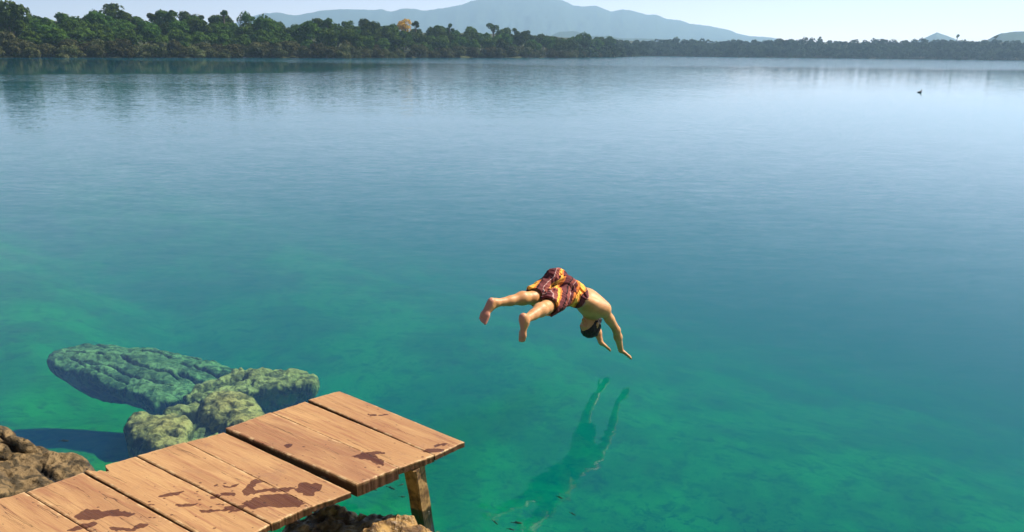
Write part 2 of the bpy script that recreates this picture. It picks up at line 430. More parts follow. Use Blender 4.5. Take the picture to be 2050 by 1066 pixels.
for kind, off, gap, jit in rows:
    a = -36.5 + rs.random()
    while a < 7.0:
        r = float(shore_r(a)) + off
        loc = place(a + rs.uniform(-.3, .3), off + rs.uniform(-2.2, 2.2))
        vi = rs.randrange(3)
        key = (kind, vi); nm, lb, ct, gr = LBL[kind]
        s = rs.uniform(1 - jit, 1 + jit); hs = s * rs.uniform(0.85, 1.15)
        if key not in protos:
            protos[key] = make_tree(nm, lb, ct, gr, mat=LEAF if kind != 'scrub' else LEAF_DRY, seed=100 * len(protos) + 3, loc=loc, **KINDS_[kind])
            protos[key].scale = (s, s, hs); last_root = protos[key]
        else:
            last_root = copy_tree(protos[key], loc, rs.uniform(0, 6.28), (s, s, hs))
        last_root['label'] = SHORT[kind] + sector(a)
        last_root['group'] = SHORT[kind].replace('tree ', 'trees ').replace('shrub ', 'shrubs ') + sector(a)
        ntree += 1
        a += math.degrees(gap * rs.uniform(0.8, 1.2) / r)
print('trees', ntree)
# the trees that stand out against the sky; height worked out from the photograph
def emergent(u, vtop, R_, label, off=40, lobes=5, trunk=0.62, mat=LEAF, n=900, size=0.4, flat=0.5, extra=0, base=None):
    a_, el_ = azel(u, vtop)
    loc = place(a_, off); r = float(shore_r(a_)) + off
    top = CAM_H + el_ * r; H_ = top - loc[2]
    make_tree('emergent_tree', label, 'tree', None, R_=R_, H_=H_, trunk_h=H_ * trunk, lobes=lobes, n=n, size=size, mat=mat, seed=int(u) + extra, loc=loc, flat=flat)
emergent(225, 9, 4.2, 'tallest dark tree rising above the forest at the left, wide flat crown', lobes=7, trunk=0.70)
emergent(258, 24, 3.0, 'narrow spreading tree beside the tallest dark tree', lobes=5, trunk=0.78)
emergent(310, 23, 2.8, 'ragged dark tree top between the tallest tree and the round one', lobes=5, trunk=0.72)
emergent(345, 21, 2.2, 'small rounded tree top above the left forest', lobes=4, trunk=0.74)
emergent(12, 10, 3.6, 'dense tree top at the far left end of the forest', lobes=6, trunk=0.6)
emergent(400, 29, 1.8, 'low dark bump of a tree just left of the umbrella topped tree', lobes=4, trunk=0.75)
emergent(446, 20, 1.9, 'thin trunked umbrella topped tree standing clear of the forest', lobes=3, trunk=0.84, n=420)
emergent(490, 28, 4.6, 'broad domed tree right of the umbrella topped tree', lobes=8, trunk=0.62)
emergent(632, 34, 3.0, 'dark dome shaped tree, left one of a pair', lobes=5, trunk=0.7)
emergent(656, 34, 2.6, 'dark dome shaped tree, right one of a pair', lobes=5, trunk=0.7, extra=1)
emergent(700, 42, 4.0, 'wide dark tree top right of the dome shaped pair', lobes=7, trunk=0.65)
emergent(811, 39, 4.6, 'bright yellow flowering tree above the dark forest', lobes=6, trunk=0.62, mat=LEAF_Y, n=1300)
emergent(832, 43, 1.8, 'little dark tree touching the yellow flowering tree', lobes=4, trunk=0.72)
emergent(900, 46, 2.4, 'pointed dark tree top midway along the forest', lobes=4, trunk=0.7)
emergent(950, 52, 4.6, 'flat topped tree left of the highest tree near the headland', lobes=7, trunk=0.66)
emergent(988, 44, 4.0, 'dark tree with a raised round top near the end of the headland', lobes=7, trunk=0.66)
emergent(1034, 56, 2.2, 'slim dark tree with a gap under its crown', lobes=4, trunk=0.74)
emergent(1052, 57, 3.2, 'bushy dark tree right of the slim one at the headland', lobes=6, trunk=0.66)
emergent(1110, 72, 4.0, 'low rounded tree at the tip of the headland', lobes=6, trunk=0.55, off=20)
emergent(1995 , 66, 2.2, 'lone tree standing on the far right skyline', lobes=3, trunk=0.5, off=90, size=0.6)
emergent(1918 , 67, 2.6, 'small flat topped tree sticking out of the far right woods', lobes=3, trunk=0.7, off=90, size=0.6)
emergent(1640 , 73, 2.0, 'tiny lone tree sticking out of the middle of the far woods', lobes=3, trunk=0.7, off=90, size=0.6)

# far wood, one mass
rng = np.random.default_rng(77)
VV, FF, nv = [], [], 0
SIL = [azel(*q) for q in [(1090, 82), (1160, 78), (1230, 74), (1300, 76), (1350, 72), (1450, 78), (1540, 73), (1600, 71), (1690, 75), (1760, 73), (1800, 77), (1850, 73), (1900, 72), (1960, 74), (2050, 74), (2200, 72)]]
SIL = np.array(SIL)
for off, gap in ((-1, 5.5), (8, 6.5), (20, 7), (33, 7.5), (48, 8), (66, 9)):
    a = 4.5
    while a < 38:
        r = float(shore_r(a)) + off + rng.uniform(-4, 4)
        h0 = float(shore_h(np.array(a), np.array(r)))
        top = CAM_H + np.interp(a, SIL[:, 0], SIL[:, 1]) * r
        top *= {-1: .50, 8: .72, 20: .88, 33: .98, 48: 1.04, 66: 1.06}[off]
        Hh = max(5.0, (top - h0)) * rng.uniform(0.90, 1.03); Rr = rng.uniform(4.6, 6.8)
        P, O, L = crown_pts(rng, Rr, Hh * 0.92, 9, 420, Hh * 0.05)
        P = P + np.array([r * math.sin(math.radians(a)), r * math.cos(math.radians(a)), h0 - 0.5])
        V, Fq = quads(P, 0.85, rng, O, 0.2)
        VV.append(V); FF.append(Fq + nv); nv += len(V)
        a += math.degrees(gap * rng.uniform(.8, 1.2) / r)
fw = NT('far_foliage')
fp = fw.coord('Object')
fw.bsdf(fw.mixc(fw.ss(.35, .65, fw.noise(fp, 0.12, 3)), (0.016, 0.038, 0.016), (0.045, 0.080, 0.030)), 0.9, spec=0.1)
tag(mesh_obj('forest', np.concatenate(VV), np.concatenate(FF), fw.m, smooth=False),
    'hazy blue green wood covering the far shore on the right', 'forest', kind='stuff')
# ---------------------------------------------------------------- rocks
def rock_mat(name, c0, c1, c2, rough=0.85, spec=0.3, scale=1.0, bd=0.08):
    m = NT(name); p = m.coord('Object')
    a = m.noise(p, 3.0 * scale, 8, 0.65, 0.4); d = m.noise(p, 10 * scale, 8, 0.65, 0.3); v = m.n('ShaderNodeTexVoronoi', {'Vector': p, 'Scale': 22 * scale}).outputs[0]
    c = m.mixc(m.ss(0.35, 0.65, a), c0, c1)
    c = m.mixc(m.math('MULTIPLY', m.ss(0.46, 0.58, d), 0.85), c, c2)
    g_ = m.attr('groove')
    c = m.mixc(m.math('MULTIPLY', m.ss(0.15, 0.75, g_), 0.92), c, tuple(q * 0.18 for q in c2))
    ck = m.n('ShaderNodeTexVoronoi', {'Vector': m.mapping(m.n('ShaderNodeVectorMath', {0: p, 1: m.n('ShaderNodeVectorMath', {0: m.noise(p, 4 * scale, 4, out=1), 3: 0.5}, operation='SCALE').outputs[0]}, operation='ADD').outputs[0], (1, 1.8, 1.5)), 'Scale': 2.6 * scale}, feature='DISTANCE_TO_EDGE').outputs[0]
    crk = m.math('MULTIPLY', m.math('SUBTRACT', 1, m.ss(0.0, 0.04, ck)), m.ss(0.52, 0.68, m.noise(p, 1.7, 3)))
    c = m.mixc(m.math('MULTIPLY', crk, 0.45), c, tuple(q * 0.3 for q in c2))
    a = m.math('SUBTRACT', a, m.math('MULTIPLY', crk, 0.35))
    h = m.math('ADD', m.math('MULTIPLY', a, 1.0), m.math('ADD', m.math('MULTIPLY', d, 0.6), m.math('MULTIPLY', v, 0.25)))
    m.bsdf(c, rough, bump=h, bump_d=bd, bump_s=1.0, spec=spec)
    return m.m
ROCK_G = rock_mat('submerged_limestone', (0.13, 0.135, 0.055), (0.30, 0.29, 0.125), (0.035, 0.045, 0.02), scale=0.9, bd=0.06)
ROCK_Y = rock_mat('submerged_pale_limestone', (0.26, 0.20, 0.07), (0.47, 0.36, 0.13), (0.07, 0.06, 0.022), bd=0.055)
ROCK_B = rock_mat('algae_limestone', (0.115, 0.075, 0.033), (0.25, 0.165, 0.072), (0.035, 0.026, 0.012), rough=0.7)
ROCK_W = rock_mat('wet_limestone', (0.30, 0.16, 0.05), (0.50, 0.31, 0.10), (0.10, 0.05, 0.02), rough=0.35, spec=0.5)

def grow(pts, f):
    cx, cy = sum(p[0] for p in pts) / len(pts), sum(p[1] for p in pts) / len(pts)
    return [(cx + (x - cx) * f, cy + (y - cy) * f) for x, y in pts]
def rock(name, label, px, zt, zb, edge=0.16, res=0.02, mat=None, grooves=(), dome=0.0, tilt=(0, 0), rough=0.05, seed=1, freq=2.5, group=None, pits=0.0, under=0.30, strata=None, ledge=0.0):
    """a boulder: outline traced at height zt, rounded flanks, real thickness down to zb"""
    poly = np.array([atZ(u, v, zt)[:2] for u, v in px])
    cen = poly.mean(0); lo, hi = poly.min(0) - 0.06, poly.max(0) + 0.06
    nx, ny = int((hi[0] - lo[0]) / res) + 2, int((hi[1] - lo[1]) / res) + 2
    gx_, gy_ = np.meshgrid(np.linspace(lo[0], hi[0], nx), np.linspace(lo[1], hi[1], ny))
    P = np.stack([gx_.ravel(), gy_.ravel()], 1)
    sd = sd_poly(P, poly) + 0.035 * fbm(P * 5, 3, seed + 3)
    keep = sd > 0
    t = np.clip(sd / edge, 0, 1); prof = np.sqrt(np.clip(1 - (1 - t) ** 2, 0, 1))
    mx = max(sd.max(), 1e-3)
    z = zt + dome * (np.clip(sd / mx, 0, 1) ** 0.7 - 0.5) + tilt[0] * (P[:, 0] - cen[0]) + tilt[1] * (P[:, 1] - cen[1])
    gro = np.zeros(len(P))
    for line, wd, dp in grooves:
        L_ = np.array([atZ(u, v, zt)[:2] for u, v in line]); wd = wd * 0.6
        dl = d_line(P + 0.02 * np.stack([fbm(P * 8, 3, seed + 1), fbm(P * 8, 3, seed + 2)], 1), L_)
        q = np.exp(-(dl / wd) ** 2); z = z - dp * q; gro = np.maximum(gro, q)
    nn = fbm(P * freq, 5, seed); rid = 1 - np.abs(fbm(P * freq * 1.7 + 4, 4, seed + 9)) * 3
    z = z + rough * nn + rough * 0.3 * rid + rough * 0.35 * fbm(P * freq * 5, 4, seed + 40) - rough * 0.5 * np.abs(fbm(P * freq * 3.1, 3, seed + 41))
    if ledge:
        q_ = fbm(P * freq * 0.9 + 7, 3, seed + 50) * 4; z = z + ledge * (np.floor(q_) + sstep(0.75, 1.0, q_ - np.floor(q_)))
    if strata is not None:
        L_ = [atZ(u, v, zt)[:2] for u, v in strata]; ax_ = (L_[1] - L_[0]) / np.linalg.norm(L_[1] - L_[0])
        q_ = np.stack([(P - cen) @ ax_ * 1.1, (P - cen) @ np.array([-ax_[1], ax_[0]]) * 9.0], -1)
        st_ = fbm(q_, 4, seed + 60); z = z + 0.018 * st_ - 0.020 * sstep(0.25, 0.45, np.abs(st_)); gro = np.maximum(gro, 0.35 * sstep(0.3, 0.5, -st_))
    if pits:
        pt = vnoise(P * 9, seed + 20) * 0.6 + vnoise(P * 21, seed + 21) * 0.4
        z = z - pits * sstep(0.25, 0.7, pt); gro = np.maximum(gro, 0.6 * sstep(0.3, 0.8, pt))
    top = zb + (z - zb) * (0.90 + 0.10 * prof)
    idx = -np.ones(len(P), int); idx[keep] = np.arange(keep.sum())
    fq = grid_faces(nx, ny); fq = fq[(idx[fq] >= 0).all(1)]
    used = np.unique(fq); idx = -np.ones(len(P), int); idx[used] = np.arange(len(used))
    fq = idx[fq]; N = len(used)
    Vt = np.stack([P[used, 0], P[used, 1], top[used]], 1)
    # pull the underside in, so the flank undercuts
    dirc = (cen - P[used]); dirc /= np.linalg.norm(dirc, axis=1)[:, None] + 1e-6
    Pb = P[used] + dirc * (under * sstep(0.35, 0.0, sd[used]))[:, None]
    Vb = np.stack([Pb[:, 0], Pb[:, 1], np.full(N, zb)], 1)
    e = np.concatenate([fq[:, [0, 1]], fq[:, [1, 2]], fq[:, [2, 3]], fq[:, [3, 0]]])
    es = set(map(tuple, e)); bd = np.array([q for q in es if (q[1], q[0]) not in es])
    # rings down the flank: a belly that first stays out, then undercuts, broken by noise
    bu = np.unique(bd); loc_ = -np.ones(N, int); loc_[bu] = np.arange(len(bu)); nb = len(bu)
    prev = bu; V = [Vt, Vb]; FS = []; base = 2 * N
    fr_s = (0.12, 0.26, 0.42, 0.58, 0.74, 0.88)
    for f in fr_s + (None,):
        if f is None: cur = bu + N
        else:
            q = Vt[bu] * (1 - f) + Vb[bu] * f
            q[:, :2] = Vt[bu][:, :2] * (1 - f ** 1.7) + Vb[bu][:, :2] * f ** 1.7
            q[:, :2] += dirc[bu] * (0.055 * fbm(q * np.array([3, 3, 7]), 4, seed + 70) - 0.012 * math.sin(math.pi * f))[:, None]
            V.append(q); cur = base + np.arange(nb); base += nb
        i0, i1 = loc_[bd[:, 0]], loc_[bd[:, 1]]
        FS.append(np.stack([prev[i1], prev[i0], cur[i0], cur[i1]], 1)); prev = cur
    V = np.concatenate(V); FA = np.concatenate([fq, fq[:, ::-1] + N] + FS)
    V3 = V + 0.022 * np.stack([fbm(V * 9, 4, seed + 30), fbm(V * 9, 4, seed + 31), 0.5 * fbm(V * 16, 3, seed + 32)], 1)
    org = np.array([cen[0], cen[1], zb])
    o = mesh_obj(name, V3 - org, FA, mat, attrs={'groove': np.concatenate([gro[used], np.zeros(len(V3) - N)])})
    o.location = org
    tag(o, label, 'rock', group)
    return o
def k2(*p): return [(x / 2.503, y / 2.503 + 640) for x, y in p]
def k9(*p): return [(x / 5.61, y / 5.61 + 820) for x, y in p]
rock('rock_slab', 'long submerged limestone slab split by diagonal cracks',
     k2((222, 200), (265, 165), (340, 140), (430, 120), (560, 108), (700, 118), (820, 135), (940, 150), (1080, 178), (1200, 215), (1230, 245), (1150, 275), (1050, 290), (990, 320), (930, 360), (850, 390), (770, 405), (690, 375), (600, 345), (480, 295), (380, 260), (290, 235)),
     -0.40, -0.84, edge=0.05, tilt=(-0.04, -0.03), rough=0.040, res=0.014, seed=3, mat=ROCK_G, freq=2.6, under=0.50, dome=0.08,
     grooves=[(k2((320, 165), (420, 178), (520, 185), (600, 190), (660, 220), (720, 240), (800, 262), (900, 285), (990, 290)), 0.028, 0.10),
              (k2((470, 125), (530, 140)), 0.03, 0.07), (k2((620, 150), (700, 155), (800, 160), (860, 185)), 0.03, 0.08),
              (k2((900, 265), (1000, 300)), 0.05, 0.10), (k2((930, 160), (1060, 185), (1180, 215)), 0.03, 0.07), (k2((900, 215), (1000, 240), (1100, 262), (1190, 250)), 0.03, 0.08),
              (k2((420, 215), (560, 240), (700, 300), (860, 330)), 0.02, 0.05), (k2((350, 200), (500, 262), (640, 320)), 0.018, 0.04)])
rock('rock', 'narrow submerged rock lying against the right end of the slab',
     k2((900, 375), (960, 330), (1040, 292), (1120, 272), (1200, 250), (1300, 235), (1420, 232), (1520, 240), (1600, 262), (1612, 285), (1570, 310), (1480, 325), (1400, 330), (1300, 330), (1250, 350), (1180, 352), (1100, 372), (1020, 385), (940, 395)),
     -0.26, -0.9, edge=0.08, rough=0.040, res=0.014, ledge=0.015, seed=12, mat=ROCK_Y, freq=3.2, pits=0.05, under=0.50, grooves=[(k2((1000, 345), (1100, 310), (1220, 290)), 0.05, 0.14)])
rock('rock', 'round pale topped boulder under water, right one of the pair by the jetty',
     grow(k2((1005, 405), (1040, 370), (1100, 350), (1170, 345), (1240, 365), (1290, 400), (1320, 450), (1330, 500), (1260, 540), (1180, 530), (1100, 505), (1040, 470), (1015, 440)), 1.12),
     -0.18, -1.15, edge=0.08, rough=0.03, res=0.012, ledge=0.012, seed=22, mat=ROCK_Y, freq=3.0, pits=0.03, dome=0.03)
rock('rock', 'hollowed yellowish boulder under water, left one of the pair by the jetty',
     grow(k2((625, 520), (650, 480), (700, 452), (780, 450), (880, 458), (930, 480), (950, 510), (930, 570), (960, 610), (900, 640), (800, 650), (740, 620), (680, 590), (640, 560)), 1.10),
     -0.18, -1.15, edge=0.08, rough=0.03, res=0.012, ledge=0.015, seed=27, mat=ROCK_Y, freq=3.0, pits=0.04, dome=0.03)
rock('rock', 'thin submerged ledge bridging the two boulders by the jetty',
     k2((800, 440), (900, 415), (1000, 405), (1030, 430), (990, 450), (900, 455), (820, 462)), -0.24, -1.0, edge=0.06, rough=0.04, seed=31, mat=ROCK_Y, freq=4)
rock('rock', 'small knobbly submerged stone below the ledge between the boulders',
     k2((930, 560), (960, 510), (1010, 490), (1060, 510), (1100, 540), (1130, 570), (1080, 610), (1000, 620), (950, 600)), -0.30, -1.15, edge=0.10, rough=0.06, seed=35, mat=ROCK_Y, freq=4, pits=0.05)
rock('rock', 'olive pointed rock above the water at the left edge',
     k9((-300, 130), (-100, 110), (30, 128), (110, 150), (170, 200), (230, 245), (380, 258), (445, 295), (400, 330), (280, 370), (180, 370), (80, 420), (-100, 450), (-300, 420)),
     0.20, -1.0, edge=0.09, rough=0.03, res=0.012, ledge=0.016, seed=41, mat=ROCK_B, freq=3.0, tilt=(-0.10, 0), grooves=[(k9((0, 320), (100, 330), (180, 370)), 0.03, 0.08), (k9((-40, 270), (60, 290), (200, 215)), 0.03, 0.07)])
rock('rock_shelf', 'broad brown rock shelf awash between the left edge and the jetty',
     k9((-400, 380), (-100, 330), (120, 335), (300, 395), (500, 415), (650, 440), (820, 450), (960, 465), (1040, 520), (1100, 590), (1180, 680), (1190, 740), (1080, 760), (1000, 860), (800, 1000), (500, 1080), (200, 1150), (-100, 1180), (-400, 1150)),
     0.05, -1.0, edge=0.08, rough=0.028, res=0.012, ledge=0.014, seed=47, mat=ROCK_B, freq=2.6, tilt=(-0.13, -0.02), pits=0.035,
     grooves=[(k9((440, 640), (520, 700), (620, 750)), 0.05, 0.06)])
rock('rock', 'dark rounded rock at the left frame edge in front of the shelf',
     k9((-260, 600), (-80, 580), (40, 620), (110, 700), (140, 780), (90, 860), (-60, 940), (-260, 950)), 0.26, -0.6, edge=0.16, rough=0.05, seed=53, mat=ROCK_B, freq=3)
rock('rock', 'orange wet rock under the outer corner of the jetty',
     [(400, 1160), (500, 1090), (575, 1040), (640, 1003), (690, 1008), (745, 1022), (800, 1032), (850, 1045), (910, 1068), (1000, 1120), (1020, 1180), (800, 1260), (500, 1260)],
     0.10, -1.2, edge=0.06, rough=0.05, ledge=0.02, seed=61, mat=ROCK_W, freq=4.0, pits=0.05, res=0.012)

# ---------------------------------------------------------------- jetty
DZ = 0.50; TH = 0.048
jet_c = atZ(500, 960, 0); jetty = empty('wooden_jetty', (float(jet_c[0]), float(jet_c[1]), 0.0)); JO = np.array([jet_c[0], jet_c[1], 0.0])
tag(jetty, 'reddish plank jetty with wet footprints on its boards', 'jetty')
PL = [((680, 783), (617, 800), (930, 885), (871, 911.5)), ((611.5, 804), (544, 826), (870.2, 912), (799, 937)), ((542, 827.5), (453, 859), (798, 937.6), (716, 973)),
      ((448.5, 864), (371, 884), (704, 983.5), (625, 1012)), ((370, 884.8), (275, 912), (624, 1013), (543.5, 1048)), ((271.5, 914), (168, 942), (541, 1050), (447, 1096)),
      ((164, 944.5), (52, 983), (445, 1098), (341, 1158)), ((48.5, 985), (-92, 1024), (337, 1160), (226, 1235)), ((-95, 1026), (-250, 1075), (222, 1238), (90, 1330)), ((-254, 1077), (-420, 1140), (86, 1333), (-60, 1440))]
WET = []
def k3(*p): return [(x / 3.484 + 400, y / 3.484 + 760) for x, y in p]
for q in (k3((300, 770), (330, 740), (375, 700), (480, 712), (400, 730), (385, 780), (440, 770), (560, 750), (640, 745), (700, 750), (690, 720), (740, 712), (850, 725), (830, 780), (790, 810), (720, 800), (660, 770), (560, 785), (420, 790), (310, 825)),
          k3((280, 855), (380, 820), (480, 800), (640, 795), (700, 820), (760, 860), (740, 885), (640, 885), (560, 895), (480, 880), (360, 910), (300, 890)),
          k3((0, 905), (100, 910), (200, 885), (230, 865), (300, 880), (290, 910), (200, 930), (140, 925), (60, 935), (0, 930)),
          k3((60, 825), (130, 795), (240, 785), (250, 800), (160, 815), (80, 835)), k3((70, 750), (120, 725), (200, 745), (270, 720), (250, 745), (180, 755), (110, 745)),
          k3((1050, 545), (1110, 530), (1180, 495), (1260, 500), (1300, 520), (1230, 530), (1290, 590), (1280, 612), (1180, 575), (1100, 560)),
          k3((1630, 450), (1720, 435), (1770, 440), (1700, 465), (1640, 465)), k3((1540, 500), (1600, 475), (1720, 480), (1700, 500), (1620, 510)),
          k3((580, 470), (620, 455), (650, 460), (630, 480), (590, 485)), k3((1160, 245), (1200, 238), (1250, 248), (1310, 240), (1310, 250), (1240, 256), (1180, 262)),
          k2((360, 990), (430, 945), (520, 950), (600, 945), (680, 965), (640, 985), (560, 975), (480, 995), (400, 1005)),
          k2((330, 1060), (400, 1025), (470, 1000), (500, 1015), (460, 1040), (400, 1055), (350, 1066)),
          k2((520, 1035), (600, 1030), (650, 1045), (700, 1015), (750, 1015), (720, 1045), (660, 1060), (560, 1045)),
          k2((795, 880), (860, 870), (950, 850), (900, 880), (850, 890), (800, 892)), k2((860, 925), (980, 920), (970, 935), (900, 938))):
    WET.append(np.array([atZ(u, v, DZ)[:2] for u, v in q]))
VV, FF, UVW, WT, TN, GR, ED, NL = [], [], [], [], [], [], [], []; nv = 0
rp = np.random.default_rng(4)
spots = []
for i in range(90):   # splashed drops
    k_ = rp.integers(0, 15); c_ = WET[k_].mean(0) + rp.normal(0, 0.11, 2); spots.append((c_, rp.uniform(0.003, 0.010)))
tints = [0.55, 0.75, 0.15, 0.5, 0.6, 0.8, 0.45, 0.5, 0.4, 0.6]
for k, (a_, b_, c_, d_) in enumerate(PL):
    A_, B_, C2, D_ = [atZ(*q, DZ)[:2] for q in (a_, b_, c_, d_)]     # A,B left end (far, near seam); C,D right end
    nl, nw = 200, 48
    s_, t_ = np.meshgrid(np.linspace(0, 1, nl), np.linspace(0, 1, nw))
    s_ = s_.ravel(); t_ = t_.ravel()
    P = ((1 - s_) * (1 - t_))[:, None] * A_ + ((1 - s_) * t_)[:, None] * B_ + (s_ * (1 - t_))[:, None] * C2 + (s_ * t_)[:, None] * D_
    ld = (C2 - A_) / np.linalg.norm(C2 - A_); wd = (B_ - A_) / np.linalg.norm(B_ - A_)
    # sawn-rough ends and edges
    e0 = sstep(0.05, 0, s_) + sstep(0.95, 1, s_)
    P = P + ld * (0.010 * e0 * fbm(np.stack([t_ * 6 + k * 9, s_ * 0], -1), 3, 2))[:, None] + wd * (0.003 * (sstep(0.1, 0, t_) + sstep(.9, 1, t_)) * fbm(np.stack([s_ * 9 + 31 * k, t_ * 0 + k], -1), 3, 4))[:, None]
    if k == 5:      # broken corner on the left end of this plank
        P = P + ld[None] * (0.075 * sstep(0.60, 0.70, t_) * sstep(0.97, 0.85, t_) * sstep(0.3, 0, s_))[:, None] * (1 + 0.3 * vnoise(np.stack([t_ * 20, t_ * 0], -1), 8))[:, None]
    edge = np.minimum(np.minimum(s_, 1 - s_) * 1.25, np.minimum(t_, 1 - t_) * 0.30)
    z = DZ - 0.004 * np.clip(1 - edge / 0.008, 0, 1) ** 2 + 0.002 * fbm(np.stack([s_ * 2 + k, t_ * 2], -1), 3, 6) - (0.006 if k in (3, 6) else 0) + (0.008 if k == 2 else 0)
    wet = np.full(len(P), -1.0)
    PW = P + 0.022 * np.stack([fbm(P * 14, 4, 80), fbm(P * 14, 4, 81)], 1) + 0.008 * np.stack([fbm(P * 60, 2, 82), fbm(P * 60, 2, 83)], 1)
    for q in WET: wet = np.maximum(wet, sd_poly(PW, q))
    wet -= 0.020 * np.clip(np.abs(fbm(P * np.array([22, 22]), 3, 12)) * 2.2 - 0.5, 0, 1)
    for c0, r0 in spots: wet = np.maximum(wet, r0 - np.linalg.norm((P - c0) * np.array([1, 1.3]), axis=1))
    th = TH * (1.0 + 0.2 * ((k * 37) % 5 - 2) / 2) + (0.02 if k == 2 else 0)
    N = len(P)
    top = np.stack([P[:, 0], P[:, 1], z], 1); bot = np.stack([P[:, 0], P[:, 1], np.full(N, DZ - th)], 1)
    fq = grid_faces(nl, nw)[:, ::-1]
    ring = list(range(nl)) + [j * nl + nl - 1 for j in range(1, nw)] + [(nw - 1) * nl + i for i in range(nl - 2, -1, -1)] + [j * nl for j in range(nw - 2, 0, -1)]
    ring = np.array(ring); r2 = np.roll(ring, -1)
    side = np.stack([ring, r2, r2 + N, ring + N], 1)
    VV.append(np.concatenate([top, bot])); FF.append(np.concatenate([fq, fq[:, ::-1] + N, side]) + nv); nv += 2 * N
    q = np.stack([s_ * 1.25 + k * 3.1, t_ * 0.3 + k * 1.7, np.zeros(N)], 1)
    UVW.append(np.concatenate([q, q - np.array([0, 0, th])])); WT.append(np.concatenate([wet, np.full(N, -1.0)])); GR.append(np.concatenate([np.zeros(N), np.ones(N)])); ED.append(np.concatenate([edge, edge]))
    nd = np.full(N, 1.0)
    for sx_, tx_ in ((0.035, 0.25), (0.03, 0.72), (0.965, 0.3), (0.97, 0.75), (0.55, 0.2), (0.56, 0.8)):
        sx_ += 0.012 * math.sin(k * 7 + tx_ * 9); tx_ += 0.06 * math.sin(k * 5 + sx_ * 30)
        nd = np.minimum(nd, np.hypot((s_ - sx_) * 1.25, (t_ - tx_) * 0.30))
    NL.append(np.concatenate([nd, np.ones(N)])); TN.append(np.full(2 * N, tints[k]))
wd_ = NT('jetty_wood')
gv = wd_.attr('grain', 1)
wob = wd_.noise(gv, 2.2, 3, out=1)
gv2 = wd_.n('ShaderNodeVectorMath', {0: gv, 1: wd_.n('ShaderNodeVectorMath', {0: wob, 3: 0.05}, operation='SCALE').outputs[0]}, operation='ADD').outputs[0]
g1 = wd_.noise(wd_.mapping(gv2, (2.0, 34, 34)), 1.0, 7, 0.65, 0.3)
g2 = wd_.noise(wd_.mapping(gv2, (7, 160, 160)), 1.0, 5, 0.7)
g3 = wd_.noise(wd_.mapping(gv2, (1.2, 5, 5)), 1.0, 5, 0.6, 0.8)
sawn = wd_.noise(wd_.mapping(gv, (30, 6, 6), rot=(0, 0, 0.5)), 1.0, 3, 0.6)
tn = wd_.attr('tint')
c = wd_.mixc(tn, (0.27, 0.125, 0.060), (0.43, 0.235, 0.095))
c = wd_.mixc(wd_.math('MULTIPLY', wd_.ss(0.38, 0.68, g3), 0.6), c, (0.52, 0.31, 0.13))
c = wd_.mixc(wd_.math('MULTIPLY', wd_.ss(0.46, 0.70, g1), 0.68), c, (0.26, 0.10, 0.05))
c = wd_.mixc(wd_.math('MULTIPLY', wd_.ss(0.52, 0.75, g2), 0.35), c, (0.20, 0.09, 0.05))
c = wd_.mixc(wd_.math('MULTIPLY', wd_.ss(0.55, 0.75, sawn), 0.15), c, (0.25, 0.12, 0.08))
crack = wd_.noise(wd_.mapping(gv2, (0.7, 30, 30), loc=(3, 7, 0)), 1.0, 2, 0.35, 0.3)
ck = wd_.math('SUBTRACT', 1, wd_.ss(0.0, 0.007, wd_.math('ABSOLUTE', wd_.math('SUBTRACT', crack, 0.66))))
c = wd_.mixc(wd_.math('MULTIPLY', ck, 0.7), c, (0.05, 0.025, 0.015))
c = wd_.mixc(wd_.ss(0.0, 0.25, wd_.attr('grime_shade')), c, wd_.mixc(1.0, c, (0.22, 0.17, 0.13, 1), 'MULTIPLY'))  # plank sides and undersides: brown dirt plus gap shade painted into the colour
en = wd_.noise(gv, 14, 5, 0.7)
wear = wd_.math('MULTIPLY', wd_.math('SUBTRACT', wd_.math('SUBTRACT', 1, wd_.ss(0.0, 0.3, wd_.attr('grime_shade'))), wd_.ss(0.0, 0.022, wd_.attr('edge'))), wd_.ss(0.48, 0.60, en))
c = wd_.mixc(wd_.math('MULTIPLY', wear, 0.8), c, (0.66, 0.46, 0.24))
blot = wd_.math('MULTIPLY', wd_.ss(0.55, 0.72, wd_.noise(gv, 5.0, 6, 0.7, 1.0)), 0.5)
c = wd_.mixc(blot, c, (0.25, 0.13, 0.075))
speck = wd_.ss(0.70, 0.74, wd_.noise(wd_.mapping(gv, (22, 45, 45)), 1.0, 2, 0.5))
c = wd_.mixc(wd_.math('MULTIPLY', speck, 0.75), c, (0.09, 0.045, 0.03))
nail = wd_.math('SUBTRACT', 1, wd_.ss(0.0035, 0.0065, wd_.attr('nail')))
c = wd_.mixc(wd_.math('MULTIPLY', nail, 0.9), c, (0.035, 0.022, 0.018))
wetn = wd_.noise(gv, 60, 3)
wt = wd_.ss(-0.0015, 0.0015, wd_.math('ADD', wd_.attr('wet'), wd_.math('MULTIPLY', wd_.math('SUBTRACT', wetn, 0.5), 0.006)))
dark = wd_.mixc(1.0, c, (0.26, 0.16, 0.14, 1), 'MULTIPLY')
c = wd_.mixc(wd_.math('MULTIPLY', wt, 0.95), c, dark)
ht = wd_.math('ADD', g1, wd_.math('ADD', wd_.math('MULTIPLY', g2, 0.5), wd_.math('MULTIPLY', ck, -0.8)))
wd_.bsdf(c, wd_.math('SUBTRACT', 0.62, wd_.math('MULTIPLY', wt, 0.30)), bump=ht, bump_d=0.004, bump_s=0.9, spec=0.35)
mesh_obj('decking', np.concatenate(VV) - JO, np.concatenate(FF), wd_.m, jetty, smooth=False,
         attrs={'grain': np.concatenate(UVW), 'wet': np.concatenate(WT), 'tint': np.concatenate(TN), 'grime_shade': np.concatenate(GR), 'edge': np.concatenate(ED), 'nail': np.concatenate(NL)})
